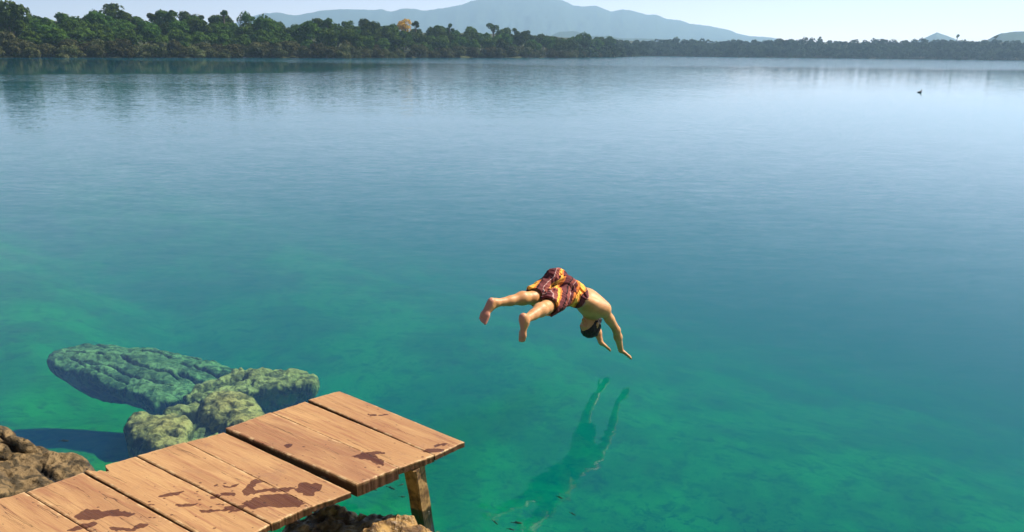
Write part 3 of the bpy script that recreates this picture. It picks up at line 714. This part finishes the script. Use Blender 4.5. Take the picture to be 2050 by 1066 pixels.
# timbers: square, slightly worn
def timber(name, p0, p1, w_, d_, up, label=None, seg=14, seed=0, mat=None):
    p0, p1 = np.array(p0, float), np.array(p1, float); ax = (p1 - p0); L = np.linalg.norm(ax); ax /= L
    up = np.array(up, float); s0 = np.cross(ax, up); s0 /= np.linalg.norm(s0); s1 = np.cross(s0, ax)
    prof = [(-1, -.85), (-.85, -1), (.85, -1), (1, -.85), (1, .85), (.85, 1), (-.85, 1), (-1, .85)]
    V = []
    for i in range(seg + 1):
        c_ = p0 + ax * L * i / seg
        for j, (a_, b_) in enumerate(prof):
            n_ = 0.004 * float(vnoise(np.array([i * 0.9, j * 2.3 + seed]), seed))
            V.append(c_ + s0 * (a_ * w_ / 2 + n_) + s1 * (b_ * d_ / 2 + n_))
    V = np.array(V); Fc = []
    for i in range(seg):
        for j in range(8): Fc.append((i * 8 + j, i * 8 + (j + 1) % 8, (i + 1) * 8 + (j + 1) % 8, (i + 1) * 8 + j))
    Fc.append(tuple(range(8))[::-1]); Fc.append(tuple(seg * 8 + j for j in range(8)))
    gr = np.concatenate([np.full((8, 1), L * i / seg) for i in range(seg + 1)]); pr_ = np.tile(np.array(prof) * [w_ / 2, d_ / 2], (seg + 1, 1))
    o = mesh_obj(name, V - JO, Fc, mat or post_m.m, jetty, smooth=False, attrs={'grain': np.concatenate([gr, pr_], 1), 'wet': V[:, 2]})
    if label: o['label'] = label
    return o
post_m = NT('post_wood')
gv = post_m.attr('grain', 1)
g1 = post_m.noise(post_m.mapping(gv, (4, 40, 40)), 1.0, 6, 0.6, 0.5); g2 = post_m.noise(gv, 9, 4, 0.6)
c = post_m.mixc(post_m.ss(0.35, 0.62, g2), (0.075, 0.038, 0.016), (0.40, 0.24, 0.09))
c = post_m.mixc(post_m.math('MULTIPLY', post_m.ss(.45, .7, g1), .5), c, (0.12, 0.06, 0.03))
wl = post_m.math('SUBTRACT', 1, post_m.ss(0.07, 0.10, post_m.math('ADD', post_m.attr('wet'), post_m.math('MULTIPLY', post_m.math('SUBTRACT', g2, 0.5), 0.15))))
c = post_m.mixc(wl, c, post_m.mixc(1.0, c, (0.2, 0.2, 0.2, 1), 'MULTIPLY'))
post_m.bsdf(c, post_m.math('SUBTRACT', 0.7, post_m.math('MULTIPLY', wl, .4)), bump=g1, bump_d=0.006, spec=0.3)
pdir = atZ(930, 885, DZ) - atZ(680, 783, DZ); pdir /= np.linalg.norm(pdir)        # along a plank
ldir = atZ(273, 913, DZ) - atZ(680, 783, DZ); ldir /= np.linalg.norm(ldir)        # from the outer end to the shore
top_p = atZ(828, 930, DZ - 0.045); bot_p = atZ(845, 1030, 0.0)
pb = bot_p + (bot_p - top_p) * 3.0
timber('post', top_p, pb, 0.10, 0.10, (0.47, 0.88, 0), 'lit square post at the outer corner, leaning slightly outward')
lt_ = top_p - pdir * 0.95
timber('post', lt_, lt_ + np.array([0.02, 0.05, -1.9]), 0.085, 0.105, ldir, seed=3)
for off_, sd_ in ((-0.22, 5), (-0.95, 6)):
    q = top_p + pdir * off_ + np.array([0, 0, -0.042]) - ldir * 0.10
    timber('beam', q, q + ldir * 3.3, 0.07, 0.10, (0, 0, 1), seed=sd_)
for off_ in (-0.02, -0.93):
    q = top_p + pdir * off_ + ldir * 1.9
    timber('post', q + np.array([0, 0, -0.02]), q + np.array([0, 0, -1.6]), 0.09, 0.09, ldir, seed=8)
# ---------------------------------------------------------------- diver
def unit(v_): v_ = np.array(v_, float); return v_ / np.linalg.norm(v_)
class SDF:
    def __init__(s, lo, hi, h):
        s.h = h; s.lo = np.array(lo, float); s.n = np.ceil((np.array(hi) - lo) / h).astype(int) + 1
        s.f = np.full(s.n, 0.5, np.float32)
    def _win(s, lo, hi, pad):
        a = np.clip(np.floor((lo - pad - s.lo) / s.h).astype(int), 0, s.n); b_ = np.clip(np.ceil((hi + pad - s.lo) / s.h).astype(int) + 1, 0, s.n)
        ax = [s.lo[i] + s.h * np.arange(a[i], b_[i]) for i in range(3)]
        return tuple(slice(a[i], b_[i]) for i in range(3)), np.stack(np.meshgrid(*ax, indexing='ij'), -1)
    def _mix(s, w_, d, k):
        f = s.f[w_]
        hh = np.clip(0.5 + 0.5 * (f - d) / k, 0, 1)
        s.f[w_] = f * (1 - hh) + d * hh - k * hh * (1 - hh)
    def cone(s, a, b_, ra, rb, k=0.02, flat=None, fs=1.0):
        a, b_ = np.array(a, float), np.array(b_, float)
        w_, P = s._win(np.minimum(a, b_), np.maximum(a, b_), max(ra, rb) + 0.08)
        if P.size == 0: return
        ab = b_ - a; t = np.clip(((P - a) @ ab) / max(ab @ ab, 1e-9), 0, 1)
        q = P - (a + t[..., None] * ab)
        if flat is not None: q = q + (q @ flat)[..., None] * flat * (fs - 1)
        s._mix(w_, np.linalg.norm(q, axis=-1) - (ra + (rb - ra) * t), k)
    def ell(s, c_, ax, r, k=0.02):
        c_ = np.array(c_, float); r = np.array(r, float); m = r.max()
        w_, P = s._win(c_ - m, c_ + m, 0.08)
        q = np.stack([(P - c_) @ a_ for a_ in ax], -1)
        k0 = np.linalg.norm(q / r, axis=-1); k1 = np.linalg.norm(q / (r * r), axis=-1)
        s._mix(w_, k0 * (k0 - 1) / (k1 + 1e-9), k)
    def grid(s):
        ax = [s.lo[i] + s.h * np.arange(s.n[i]) for i in range(3)]
        return np.stack(np.meshgrid(*ax, indexing='ij'), -1)
    def mesh(s):
        f = s.f; ins = f < 0; n = np.array(f.shape)
        cs = [f[i:n[0] - 1 + i, j:n[1] - 1 + j, k:n[2] - 1 + k] for i in (0, 1) for j in (0, 1) for k in (0, 1)]
        of = np.array([(i, j, k) for i in (0, 1) for j in (0, 1) for k in (0, 1)], float)
        cnt = sum((c_ < 0).astype(int) for c_ in cs); act = (cnt > 0) & (cnt < 8)
        I = np.argwhere(act); vals = np.stack([c_[act] for c_ in cs], 1)
        acc = np.zeros((len(I), 3)); num = np.zeros(len(I))
        for a_ in range(8):
            for b_ in range(a_ + 1, 8):
                if np.abs(of[a_] - of[b_]).sum() != 1: continue
                x = (vals[:, a_] < 0) != (vals[:, b_] < 0); va, vb = vals[x, a_], vals[x, b_]
                t = (va / (va - vb))[:, None]; acc[x] += of[a_] * (1 - t) + of[b_] * t; num[x] += 1
        V = s.lo + s.h * (I + acc / num[:, None])
        idx = -np.ones(act.shape, int); idx[act] = np.arange(len(I)); Fc = []
        for ax_ in range(3):
            o1, o2 = [q for q in range(3) if q != ax_]
            sl_a = [slice(1, n[q] - 1) for q in range(3)]; sl_a[ax_] = slice(0, n[ax_] - 1)
            sl_b = list(sl_a); sl_b[ax_] = slice(1, n[ax_])
            A1, B1 = ins[tuple(sl_a)], ins[tuple(sl_b)]
            E_ = np.argwhere(A1 != B1); base = E_ + np.array([0 if q == ax_ else 1 for q in range(3)])
            flip = A1[A1 != B1]
            d1 = np.zeros(3, int); d1[o1] = 1; d2 = np.zeros(3, int); d2[o2] = 1
            g_ = lambda c_: idx[c_[:, 0], c_[:, 1], c_[:, 2]]
            q = np.stack([g_(base - d1 - d2), g_(base - d2), g_(base), g_(base - d1)], 1)
            if ax_ == 1: flip = ~flip
            q[~flip] = q[~flip][:, ::-1]; Fc.append(q)
        Fc = np.concatenate(Fc); Fc = Fc[(Fc >= 0).all(1)]
        return V, Fc

pel = atY(1124, 579, 6.32); wai = atY(1152, 591, 6.43); che = atY(1181, 606, 6.53); neck = atY(1188, 622, 6.60)
t_ = unit(neck - pel); wv = unit(np.cross(t_, [0, 0, 1]))          # wv points to his right
nb_ = unit(np.cross(wv, t_));                                       # back normal
if nb_[2] < 0: nb_ = -nb_
ROLLB = math.radians(16); nb_, wv = nb_ * math.cos(ROLLB) + wv * math.sin(ROLLB), wv * math.cos(ROLLB) - nb_ * math.sin(ROLLB)     # back rolled a little to the camera side
hc = atY(1182, 650, 6.54)
hup = unit(atY(1178, 674, 6.53) - atY(1186, 630, 6.57)); hfw = unit(np.array([-0.76, -0.62, -0.12]) - hup * (np.array([-0.76, -0.62, -0.12]) @ hup)); hrt = np.cross(hfw, hup)
J = dict(
    rs=atY(1208, 620, 6.45), re=atY(1234, 661, 6.55), rw=atY(1243, 702, 6.66),
    ls=atY(1170, 613, 6.74), le=atY(1193, 655, 6.93), lw=atY(1203, 686, 6.88),
    rh=pel + wv * 0.085 - t_ * 0.02 - nb_ * 0.01, rk=atY(1093, 616, 5.83), ra=atY(1050, 641, 5.52),
    lh=pel - wv * 0.085 - t_ * 0.02 - nb_ * 0.01, lk=atY(1066, 597, 6.08), la=atY(992, 607, 5.86))
LO = np.array([-0.45, 5.2, 0.08]); HI = np.array([1.35, 7.2, 1.35])
B = SDF(LO, HI, 0.0062)
# trunk
B.ell(pel - nb_ * 0.005, (t_, wv, nb_), (0.13, 0.165, 0.115), 0.03)
for sgn in (1, -1): B.ell(pel + wv * sgn * 0.075 - t_ * 0.05 + nb_ * 0.035, (t_, wv, nb_), (0.10, 0.085, 0.09), 0.03)
B.ell(wai, (unit(che - pel), wv, nb_), (0.16, 0.143, 0.100), 0.05)
t2 = unit(neck - wai); nb2 = unit(np.cross(wv, t2)); nb2 = nb2 * np.sign(nb2[2])
B.ell(che - nb2 * 0.005, (t2, wv, nb2), (0.165, 0.165, 0.118), 0.05)
B.ell(che + t2 * 0.03 - nb2 * 0.05, (t2, wv, nb2), (0.10, 0.14, 0.07), 0.04)
for sgn, s_ in ((1, 'rs'), (-1, 'ls')):
    B.cone(neck - t2 * 0.02 + nb2 * 0.02, J[s_] + nb2 * 0.01, 0.060, 0.052, 0.05)         # trapezius to shoulder
    B.ell(che + wv * sgn * 0.08 + nb2 * 0.055 + t2 * 0.04, (t2, wv, nb2), (0.09, 0.06, 0.045), 0.04)   # shoulder blade
    B.cone(che + wv * sgn * 0.12 - t2 * 0.05, J[s_], 0.055, 0.05, 0.05)
    B.ell(J[s_], (t2, wv, nb2), (0.060, 0.058, 0.060), 0.03)
for i in range(7):       # spine furrow between the back muscles
    q0 = wai + (neck - wai) * (i / 7.0) - t_ * 0.02; nbm = unit(nb_ * (1 - i / 7) + nb2 * (i / 7))
    for sgn in (1, -1): B.cone(q0 + nbm * 0.062 + wv * sgn * 0.034, q0 + (neck - wai) / 7 + nbm * 0.064 + wv * sgn * 0.036, 0.044, 0.044, 0.012)
for sgn, s_ in ((1, 'rs'), (-1, 'ls')): B.cone(wai + wv * sgn * 0.10 + nb_ * 0.02, che + wv * sgn * 0.135 + nb2 * 0.02, 0.045, 0.055, 0.02)
# neck, head
jaw = hc - hup * 0.070 + hfw * 0.035
B.cone(neck, hc - hup * 0.06 - hfw * 0.015, 0.062, 0.055, 0.03)
B.ell(hc + hup * 0.015, (hup, hrt, hfw), (0.105, 0.078, 0.096), 0.02)
B.ell(jaw, (hup, hrt, hfw), (0.055, 0.052, 0.055), 0.03)
B.cone(hc - hup * 0.005 + hfw * 0.092, hc - hup * 0.040 + hfw * 0.108, 0.009, 0.014, 0.012)           # nose
B.cone(hc - hup * 0.068 + hfw * 0.078 - hrt * 0.018, hc - hup * 0.068 + hfw * 0.078 + hrt * 0.018, 0.010, 0.010, 0.01)
B.cone(hc - hup * 0.100 + hfw * 0.060, hc - hup * 0.102 + hfw * 0.062, 0.018, 0.018, 0.02)
B.cone(hc + hup * 0.020 + hfw * 0.090 - hrt * 0.035, hc + hup * 0.020 + hfw * 0.090 + hrt * 0.035, 0.010, 0.010, 0.015)  # brow
for sgn in (1, -1):
    B.ell(hc - hup * 0.012 + hrt * sgn * 0.080 - hfw * 0.008, (hup, hrt, hfw), (0.032, 0.010, 0.018), 0.008)   # ear
    B.ell(hc - hup * 0.002 + hrt * sgn * 0.032 + hfw * 0.080, (hup, hrt, hfw), (0.011, 0.015, 0.011), 0.004)   # eye
# arms
def arm(sh, el, wr, k=0.02):
    B.cone(sh, sh + (el - sh) * 0.5, 0.050, 0.043, k); B.cone(sh + (el - sh) * 0.45, el, 0.044, 0.035, k)
    B.cone(el, el + (wr - el) * 0.35, 0.036, 0.039, k); B.cone(el + (wr - el) * 0.33, wr, 0.038, 0.024, k)
arm(J['rs'], J['re'], J['rw']); arm(J['ls'], J['le'], J['lw'])
def hand(wr, d_, pn, side, curl=0.35, spread=0.16):
    d_ = unit(d_); pn = unit(pn - d_ * (pn @ d_)); sd_ = unit(np.cross(d_, pn)) * side      # sd_: towards the thumb
    pc = wr + d_ * 0.050
    B.ell(pc, (d_, sd_, pn), (0.055, 0.041, 0.017), 0.012)
    B.cone(wr, wr + d_ * 0.03, 0.025, 0.022, 0.015, pn, 1.3)
    for i, (o_, L_) in enumerate(((0.030, 0.070), (0.010, 0.080), (-0.010, 0.074), (-0.029, 0.058))):
        b0 = wr + d_ * (0.086 - 0.004 * abs(i - 1)) + sd_ * o_
        dd_ = unit(d_ + sd_ * o_ * spread * 40 * 0.35); p1 = b0 + dd_ * L_ * 0.5
        d2 = unit(dd_ + pn * curl); p2 = p1 + d2 * L_ * 0.3; p3 = p2 + unit(d2 + pn * curl) * L_ * 0.22
        B.cone(b0 - dd_ * 0.02, p1, 0.0105, 0.0095, 0.005); B.cone(p1, p2, 0.0095, 0.0085, 0.003); B.cone(p2, p3, 0.0085, 0.0072, 0.003)
    b0 = wr + d_ * 0.028 + sd_ * 0.030; p1 = b0 + unit(d_ * 0.7 + sd_ * 0.7 + pn * 0.15) * 0.045; p2 = p1 + unit(d_ + sd_ * 0.35 + pn * 0.2) * 0.032
    B.cone(b0, p1, 0.014, 0.0115, 0.008); B.cone(p1, p2, 0.0115, 0.009, 0.004)
# hands flex at the wrist and reach forward, palms down
hand(J['rw'], np.array([0.55, 0.40, -0.50]), np.array([-0.35, -0.2, -0.9]), -1)
hand(J['lw'], np.array([0.62, 0.35, -0.62]), np.array([-0.4, -0.2, -0.9]), 1, curl=0.15)
# legs
def leg(hp, kn, an, calf_n):
    m = hp + (kn - hp) * 0.5
    B.cone(hp, m, 0.088, 0.076, 0.03); B.cone(m, kn, 0.076, 0.056, 0.03)
    c1 = kn + (an - kn) * 0.30 + calf_n * 0.012
    B.cone(kn, c1, 0.054, 0.056, 0.025); B.cone(c1, kn + (an - kn) * 0.62 + calf_n * 0.004, 0.055, 0.040, 0.03); B.cone(kn + (an - kn) * 0.6, an, 0.041, 0.031, 0.02)
leg(J['rh'], J['rk'], J['ra'], nb_); leg(J['lh'], J['lk'], J['la'], nb_)
def foot(an, heel, toe, sole, big):
    """big: side vector pointing to the big toe"""
    d_ = unit(toe - heel); sole = unit(sole - d_ * (sole @ d_)); sd_ = unit(np.cross(d_, sole)); sd_ = sd_ * np.sign(sd_ @ big)
    L_ = np.linalg.norm(toe - heel)
    hl = heel + d_ * 0.032 - sole * 0.030
    B.ell(hl, (d_, sd_, sole), (0.036, 0.031, 0.032), 0.02)
    B.cone(an, hl - sole * 0.01 + d_ * 0.005, 0.031, 0.024, 0.02); B.cone(an, heel + d_ * 0.09 - sole * 0.045, 0.031, 0.026, 0.03)
    ball = heel + d_ * (L_ * 0.70) - sole * 0.017
    B.cone(heel + d_ * 0.07 - sole * 0.038, ball - sole * 0.004, 0.028, 0.019, 0.025, sd_, 0.75)
    B.cone(hl + sole * 0.006, ball - sd_ * 0.018 + sole * 0.002, 0.024, 0.016, 0.02)
    B.ell(ball, (d_, sd_, sole), (0.036, 0.046, 0.018), 0.015)
    for i, (o_, l_, r_) in enumerate(((0.032, 0.050, 0.0135), (0.012, 0.050, 0.0095), (-0.004, 0.045, 0.009), (-0.019, 0.038, 0.0085), (-0.033, 0.028, 0.008))):
        p0 = ball + sd_ * o_ + d_ * 0.018; B.cone(p0, p0 + d_ * (l_ - 0.008) + sole * 0.004, r_, r_ * 0.95, 0.006)
foot(J['ra'], atY(1041, 630, 5.49), atY(1043, 689, 5.50), np.array([-0.85, -0.52, 0.0]), np.array([-0.3, 0.9, 0]))
foot(J['la'], atY(984, 596, 5.82), atY(963, 646, 5.74), np.array([-0.38, -0.80, 0.45]), np.array([0.9, -0.4, 0.0]))
V, Fc = B.mesh()
sk = NT('skin')
sp_ = sk.coord('Object')
c = sk.mixc(sk.ss(0.35, 0.65, sk.noise(sp_, 9, 4, 0.6)), (0.50, 0.225, 0.080), (0.62, 0.31, 0.115))
solev = sk.attr('sole')
c = sk.mixc(solev, c, (0.50, 0.20, 0.13))
sk.bsdf(c, 0.5, bump=sk.noise(sp_, 160, 3), bump_d=0.0008, spec=0.45, **{'Subsurface Weight': 0.12, 'Subsurface Radius': (0.02, 0.008, 0.004), 'Subsurface Scale': 0.5})
sole_a = np.zeros(len(V))
for heel, toe, so_ in ((atY(1041, 630, 5.49), atY(1043, 689, 5.50), np.array([-0.85, -0.52, 0.0])), (atY(984, 596, 5.82), atY(963, 646, 5.74), np.array([-0.38, -0.80, 0.45]))):
    q = V - (heel + toe) / 2; near = np.linalg.norm(q, axis=1) < 0.16
    sole_a = np.maximum(sole_a, near * sstep(-0.025, -0.006, q @ unit(so_)))
ORG = np.array([float(pel[0]), float(pel[1]), float(V[:, 2].min())])
diver = mesh_obj('person', V - ORG, Fc, sk.m, attrs={'sole': sole_a})
diver.location = ORG
tag(diver, 'person in patterned swim shorts diving head first into the lake, arms stretched down', 'person')
# clothes and hair
S = SDF(LO, HI, 0.0062)
def cloth_leg(hp, kn, k_out):
    S.cone(hp, hp + (kn - hp) * 0.5, 0.102, 0.094, 0.02); S.cone(hp + (kn - hp) * 0.5, kn + (kn - hp) * 0.16, 0.094, k_out, 0.02)
S.ell(pel - nb_ * 0.005, (t_, wv, nb_), (0.16, 0.180, 0.126), 0.03)
for sgn in (1, -1): S.ell(pel + wv * sgn * 0.075 - t_ * 0.05 + nb_ * 0.035, (t_, wv, nb_), (0.112, 0.098, 0.104), 0.03)
S.ell(wai - t_ * 0.03, (t_, wv, nb_), (0.13, 0.157, 0.113), 0.03)
cloth_leg(J['rh'], J['rk'], 0.086); cloth_leg(J['lh'], J['lk'], 0.090)
S.cone(atY(1062, 583, 6.12), atY(1046, 579, 6.07), 0.035, 0.018, 0.02)
G = S.grid()
wr_ = np.zeros(S.f.shape)
nearm = S.f < 0.06
gp_ = G[nearm]
loc3 = np.stack([(gp_ - pel) @ t_, (gp_ - pel) @ wv, (gp_ - pel) @ nb_], -1)
fold = fbm(loc3 * np.array([5.0, 17.0, 17.0]) + 2.0 * fbm(loc3 * 6, 2, 71)[:, None], 3, 70)
S.f[nearm] += (0.020 * (np.abs(fold) * 2 - 0.5)).astype(np.float32)
# waistband cut, hem cuts
cut_w = (G - (wai + t_ * 0.012)) @ unit(t_ * 0.95 - nb_ * 0.1)
S.f = np.maximum(S.f, cut_w)
for hp, kn, e_ in ((J['rh'], J['rk'], 0.0), (J['lh'], J['lk'], 0.0)):
    ax = unit(kn - hp); hem = kn - ax * 0.03
    q = G - hem; al = q @ ax; rad = np.linalg.norm(q - al[..., None] * ax, axis=-1)
    near = rad < 0.17
    S.f = np.where(near, np.maximum(S.f, al + 0.012 * np.sin(rad * 0 + (q @ wv) * 40)), S.f)
    inner = np.maximum(rad - 0.074, -(al + 0.05))
    S.f = np.where(near & (al > -0.06), np.maximum(S.f, -inner), S.f)
V, Fc = S.mesh()
shm = NT('swim_shorts')
q = shm.attr('wrap', 1)
dist_ = shm.noise(q, 0.55, 3, 0.5, out=1)
q2 = shm.n('ShaderNodeVectorMath', {0: q, 1: shm.n('ShaderNodeVectorMath', {0: dist_, 3: 1.0}, operation='SCALE').outputs[0]}, operation='ADD').outputs[0]
fx = shm.n('ShaderNodeSeparateXYZ', {0: q2}).outputs[0]
fr_ = shm.math('FRACT', shm.math('MULTIPLY', fx, 0.42))
DK, MR, RD, OR, YL, PK = (0.030, 0.008, 0.010), (0.115, 0.024, 0.026), (0.24, 0.06, 0.045), (0.56, 0.16, 0.03), (0.80, 0.40, 0.06), (0.48, 0.30, 0.26)
c = shm.ramp(fr_, [(0.0, MR), (0.14, DK), (0.18, RD), (0.27, PK), (0.29, MR), (0.40, OR), (0.50, YL), (0.60, OR), (0.64, DK), (0.67, MR), (0.80, PK), (0.815, RD), (0.90, YL), (0.95, OR)], 'CONSTANT')
n0 = shm.noise(q, 1.1, 3, 0.5)
c = shm.mixc(shm.ss(0.64, 0.67, n0), c, MR)
shm.bsdf(c, 0.8, bump=shm.noise(shm.coord(), 60, 3), bump_d=0.002, spec=0.2)
loc3 = np.stack([(V - pel) @ t_, (V - pel) @ wv, (V - pel) @ nb_], -1)
wrap = np.stack([loc3[:, 0] * 5.2 + loc3[:, 1] * 3.0, loc3[:, 1] * 7, loc3[:, 2] * 7], -1)
mesh_obj('shorts', V - ORG, Fc, shm.m, diver, attrs={'wrap': wrap})
Hs = SDF(hc - 0.2, hc + 0.2, 0.005)
Hs.ell(hc + hup * 0.016 - hfw * 0.006, (hup, hrt, hfw), (0.113, 0.086, 0.104), 0.02); Hs.cone(hc - hup * 0.05 - hfw * 0.06, hc - hup * 0.085 - hfw * 0.045, 0.05, 0.045, 0.02)
G = Hs.grid(); q = G - hc
Hs.f = Hs.f - 0.010 * (np.abs(fbm(q * np.array([45, 45, 30]), 3, 5)) * 2 - 0.35).astype(np.float32)
line = q @ unit(hup * 0.62 - hfw * 1.0) + 0.042 + 0.006 * vnoise(q * 60, 3)            # hair line: forehead free, nape covered
Hs.f = np.maximum(Hs.f, -line)
V, Fc = Hs.mesh()
hm = NT('hair'); hm.bsdf((0.012, 0.009, 0.008), 0.55, bump=hm.noise(hm.coord(), 220, 3), bump_d=0.003, spec=0.3)
mesh_obj('hair', V - ORG, Fc, hm.m, diver)

# ---------------------------------------------------------------- small fish
fm = NT('fish_skin'); fm.bsdf(fm.mixc(fm.noise(fm.coord(), 60, 3), (0.02, 0.03, 0.02), (0.06, 0.07, 0.04)), 0.5)
def fish_mesh():
    prof = [(0, .004), (.08, .045), (.2, .085), (.38, .10), (.58, .08), (.78, .04), (.9, .02)]
    V = []; Fc = []
    for x, r in prof:
        for k in range(8):
            a_ = k * math.pi / 4; V.append((0.5 - x, r * 0.55 * math.cos(a_), r * math.sin(a_)))
    for i in range(len(prof) - 1):
        for k in range(8): Fc.append((i * 8 + k, i * 8 + (k + 1) % 8, (i + 1) * 8 + (k + 1) % 8, (i + 1) * 8 + k))
    Fc.append(tuple(range(8))[::-1]); Fc.append(tuple(48 + k for k in range(8)))
    n0_ = len(V)      # tail and fins as thin wedges
    for pts in (((-0.38, 0.0), (-0.52, 0.10), (-0.47, 0.0), (-0.52, -0.10)), ((0.08, 0.09), (-0.04, 0.16), (-0.14, 0.12), (-0.12, 0.06))):
        o_ = len(V)
        for s_ in (0.006, -0.006):
            V += [(x, s_, z) for x, z in pts]
        Fc += [(o_, o_ + 1, o_ + 2, o_ + 3), (o_ + 7, o_ + 6, o_ + 5, o_ + 4)] + [(o_ + k, o_ + 4 + k, o_ + 4 + (k + 1) % 4, o_ + (k + 1) % 4) for k in range(4)]
    return V, Fc
fish0 = None
for (u, v_, L_, rz, where) in ((128, 883, 0.085, 0.05, 'lone dark little fish in the pool left of the jetty'),
        (782, 977, 0.085, -0.5, 'longest dark little fish between the jetty boards and the post'),
        (750, 981, 0.05, -0.3, 'small dark fish closest to the jetty boards, right of the wet planks'),
        (803, 971, 0.05, 0.5, 'small dark fish near the top of the post, heading to the right'),
        (805, 995, 0.05, 0.0, 'small dark fish level with the middle of the jetty post'),
        (991, 1046, 0.07, -0.9, 'dark little fish at the feet of the mirrored diver, on the left'),
        (1034, 1047, 0.08, -0.1, 'dark little fish at the feet of the mirrored diver, on the right'),
        (1022, 1060, 0.06, -0.3, 'dark little fish lowest of the three under the mirrored diver'),
        (1146, 1029, 0.06, -0.7, 'dark little fish right of the hips of the mirrored diver'),
        (1120, 996, 0.06, -0.6, 'dark little fish over the hips of the mirrored diver')):
    if fish0 is None:
        V, Fc = fish_mesh(); o = fish0 = mesh_obj('small_fish', V, Fc, fm.m)
    else:
        o = fish0.copy(); COL.objects.link(o)
    o.location = atZ(u, v_, -0.12); o.scale = (L_,) * 3; o.rotation_euler = (0, 0, rz)
    tag(o, where, 'fish', 'small fish near the jetty')

# ---------------------------------------------------------------- waterbird far out
bp_ = atZ(1841, 185.5, 0.0)
bm_ = NT('dark_plumage'); bm_.bsdf((0.012, 0.012, 0.014), 0.6)
Q = SDF(np.array([-0.35, -0.15, -0.12]), np.array([0.40, 0.15, 0.42]), 0.012)
Q.cone((-0.12, 0, 0.03), (0.10, 0, 0.05), 0.055, 0.075, 0.02); Q.cone((-0.14, 0, 0.03), (-0.27, 0, 0.02), 0.03, 0.012, 0.02)
Q.cone((0.12, 0, 0.08), (0.16, 0, 0.19), 0.04, 0.026, 0.03); Q.ell((0.18, 0, 0.21), (np.array([1., 0, 0]), np.array([0, 1., 0]), np.array([0, 0, 1.])), (0.045, 0.03, 0.032), 0.01)
Q.cone((0.21, 0, 0.21), (0.27, 0, 0.205), 0.012, 0.007, 0.01)
V, Fc = Q.mesh()
bird = mesh_obj('waterbird', V, Fc, bm_.m); bird.location = bp_; bird.rotation_euler = (0, 0, 0.2)
tag(bird, 'tiny black bird floating alone far out on the pale water', 'bird')

# ---------------------------------------------------------------- haze
hz_ = NT('haze'); HAZE_D = 1 / 4400
pv = hz_.n('ShaderNodeVolumePrincipled', {'Color': (0.50, 0.75, 1.0, 1), 'Density': HAZE_D, 'Anisotropy': 0.30})
hz_.t.links.new(pv.outputs[0], hz_.out.inputs[1])
bx = [(x, y, z) for z in (-31, 480) for y in (-60, 6700) for x in (-6400, 6400)]
hazeo = mesh_obj('haze', bx, [(0, 2, 3, 1), (4, 5, 7, 6), (0, 1, 5, 4), (2, 6, 7, 3), (0, 4, 6, 2), (1, 3, 7, 5)], hz_.m, smooth=False)
tag(hazeo, 'pale blue haze over the lake', 'haze', kind='stuff')
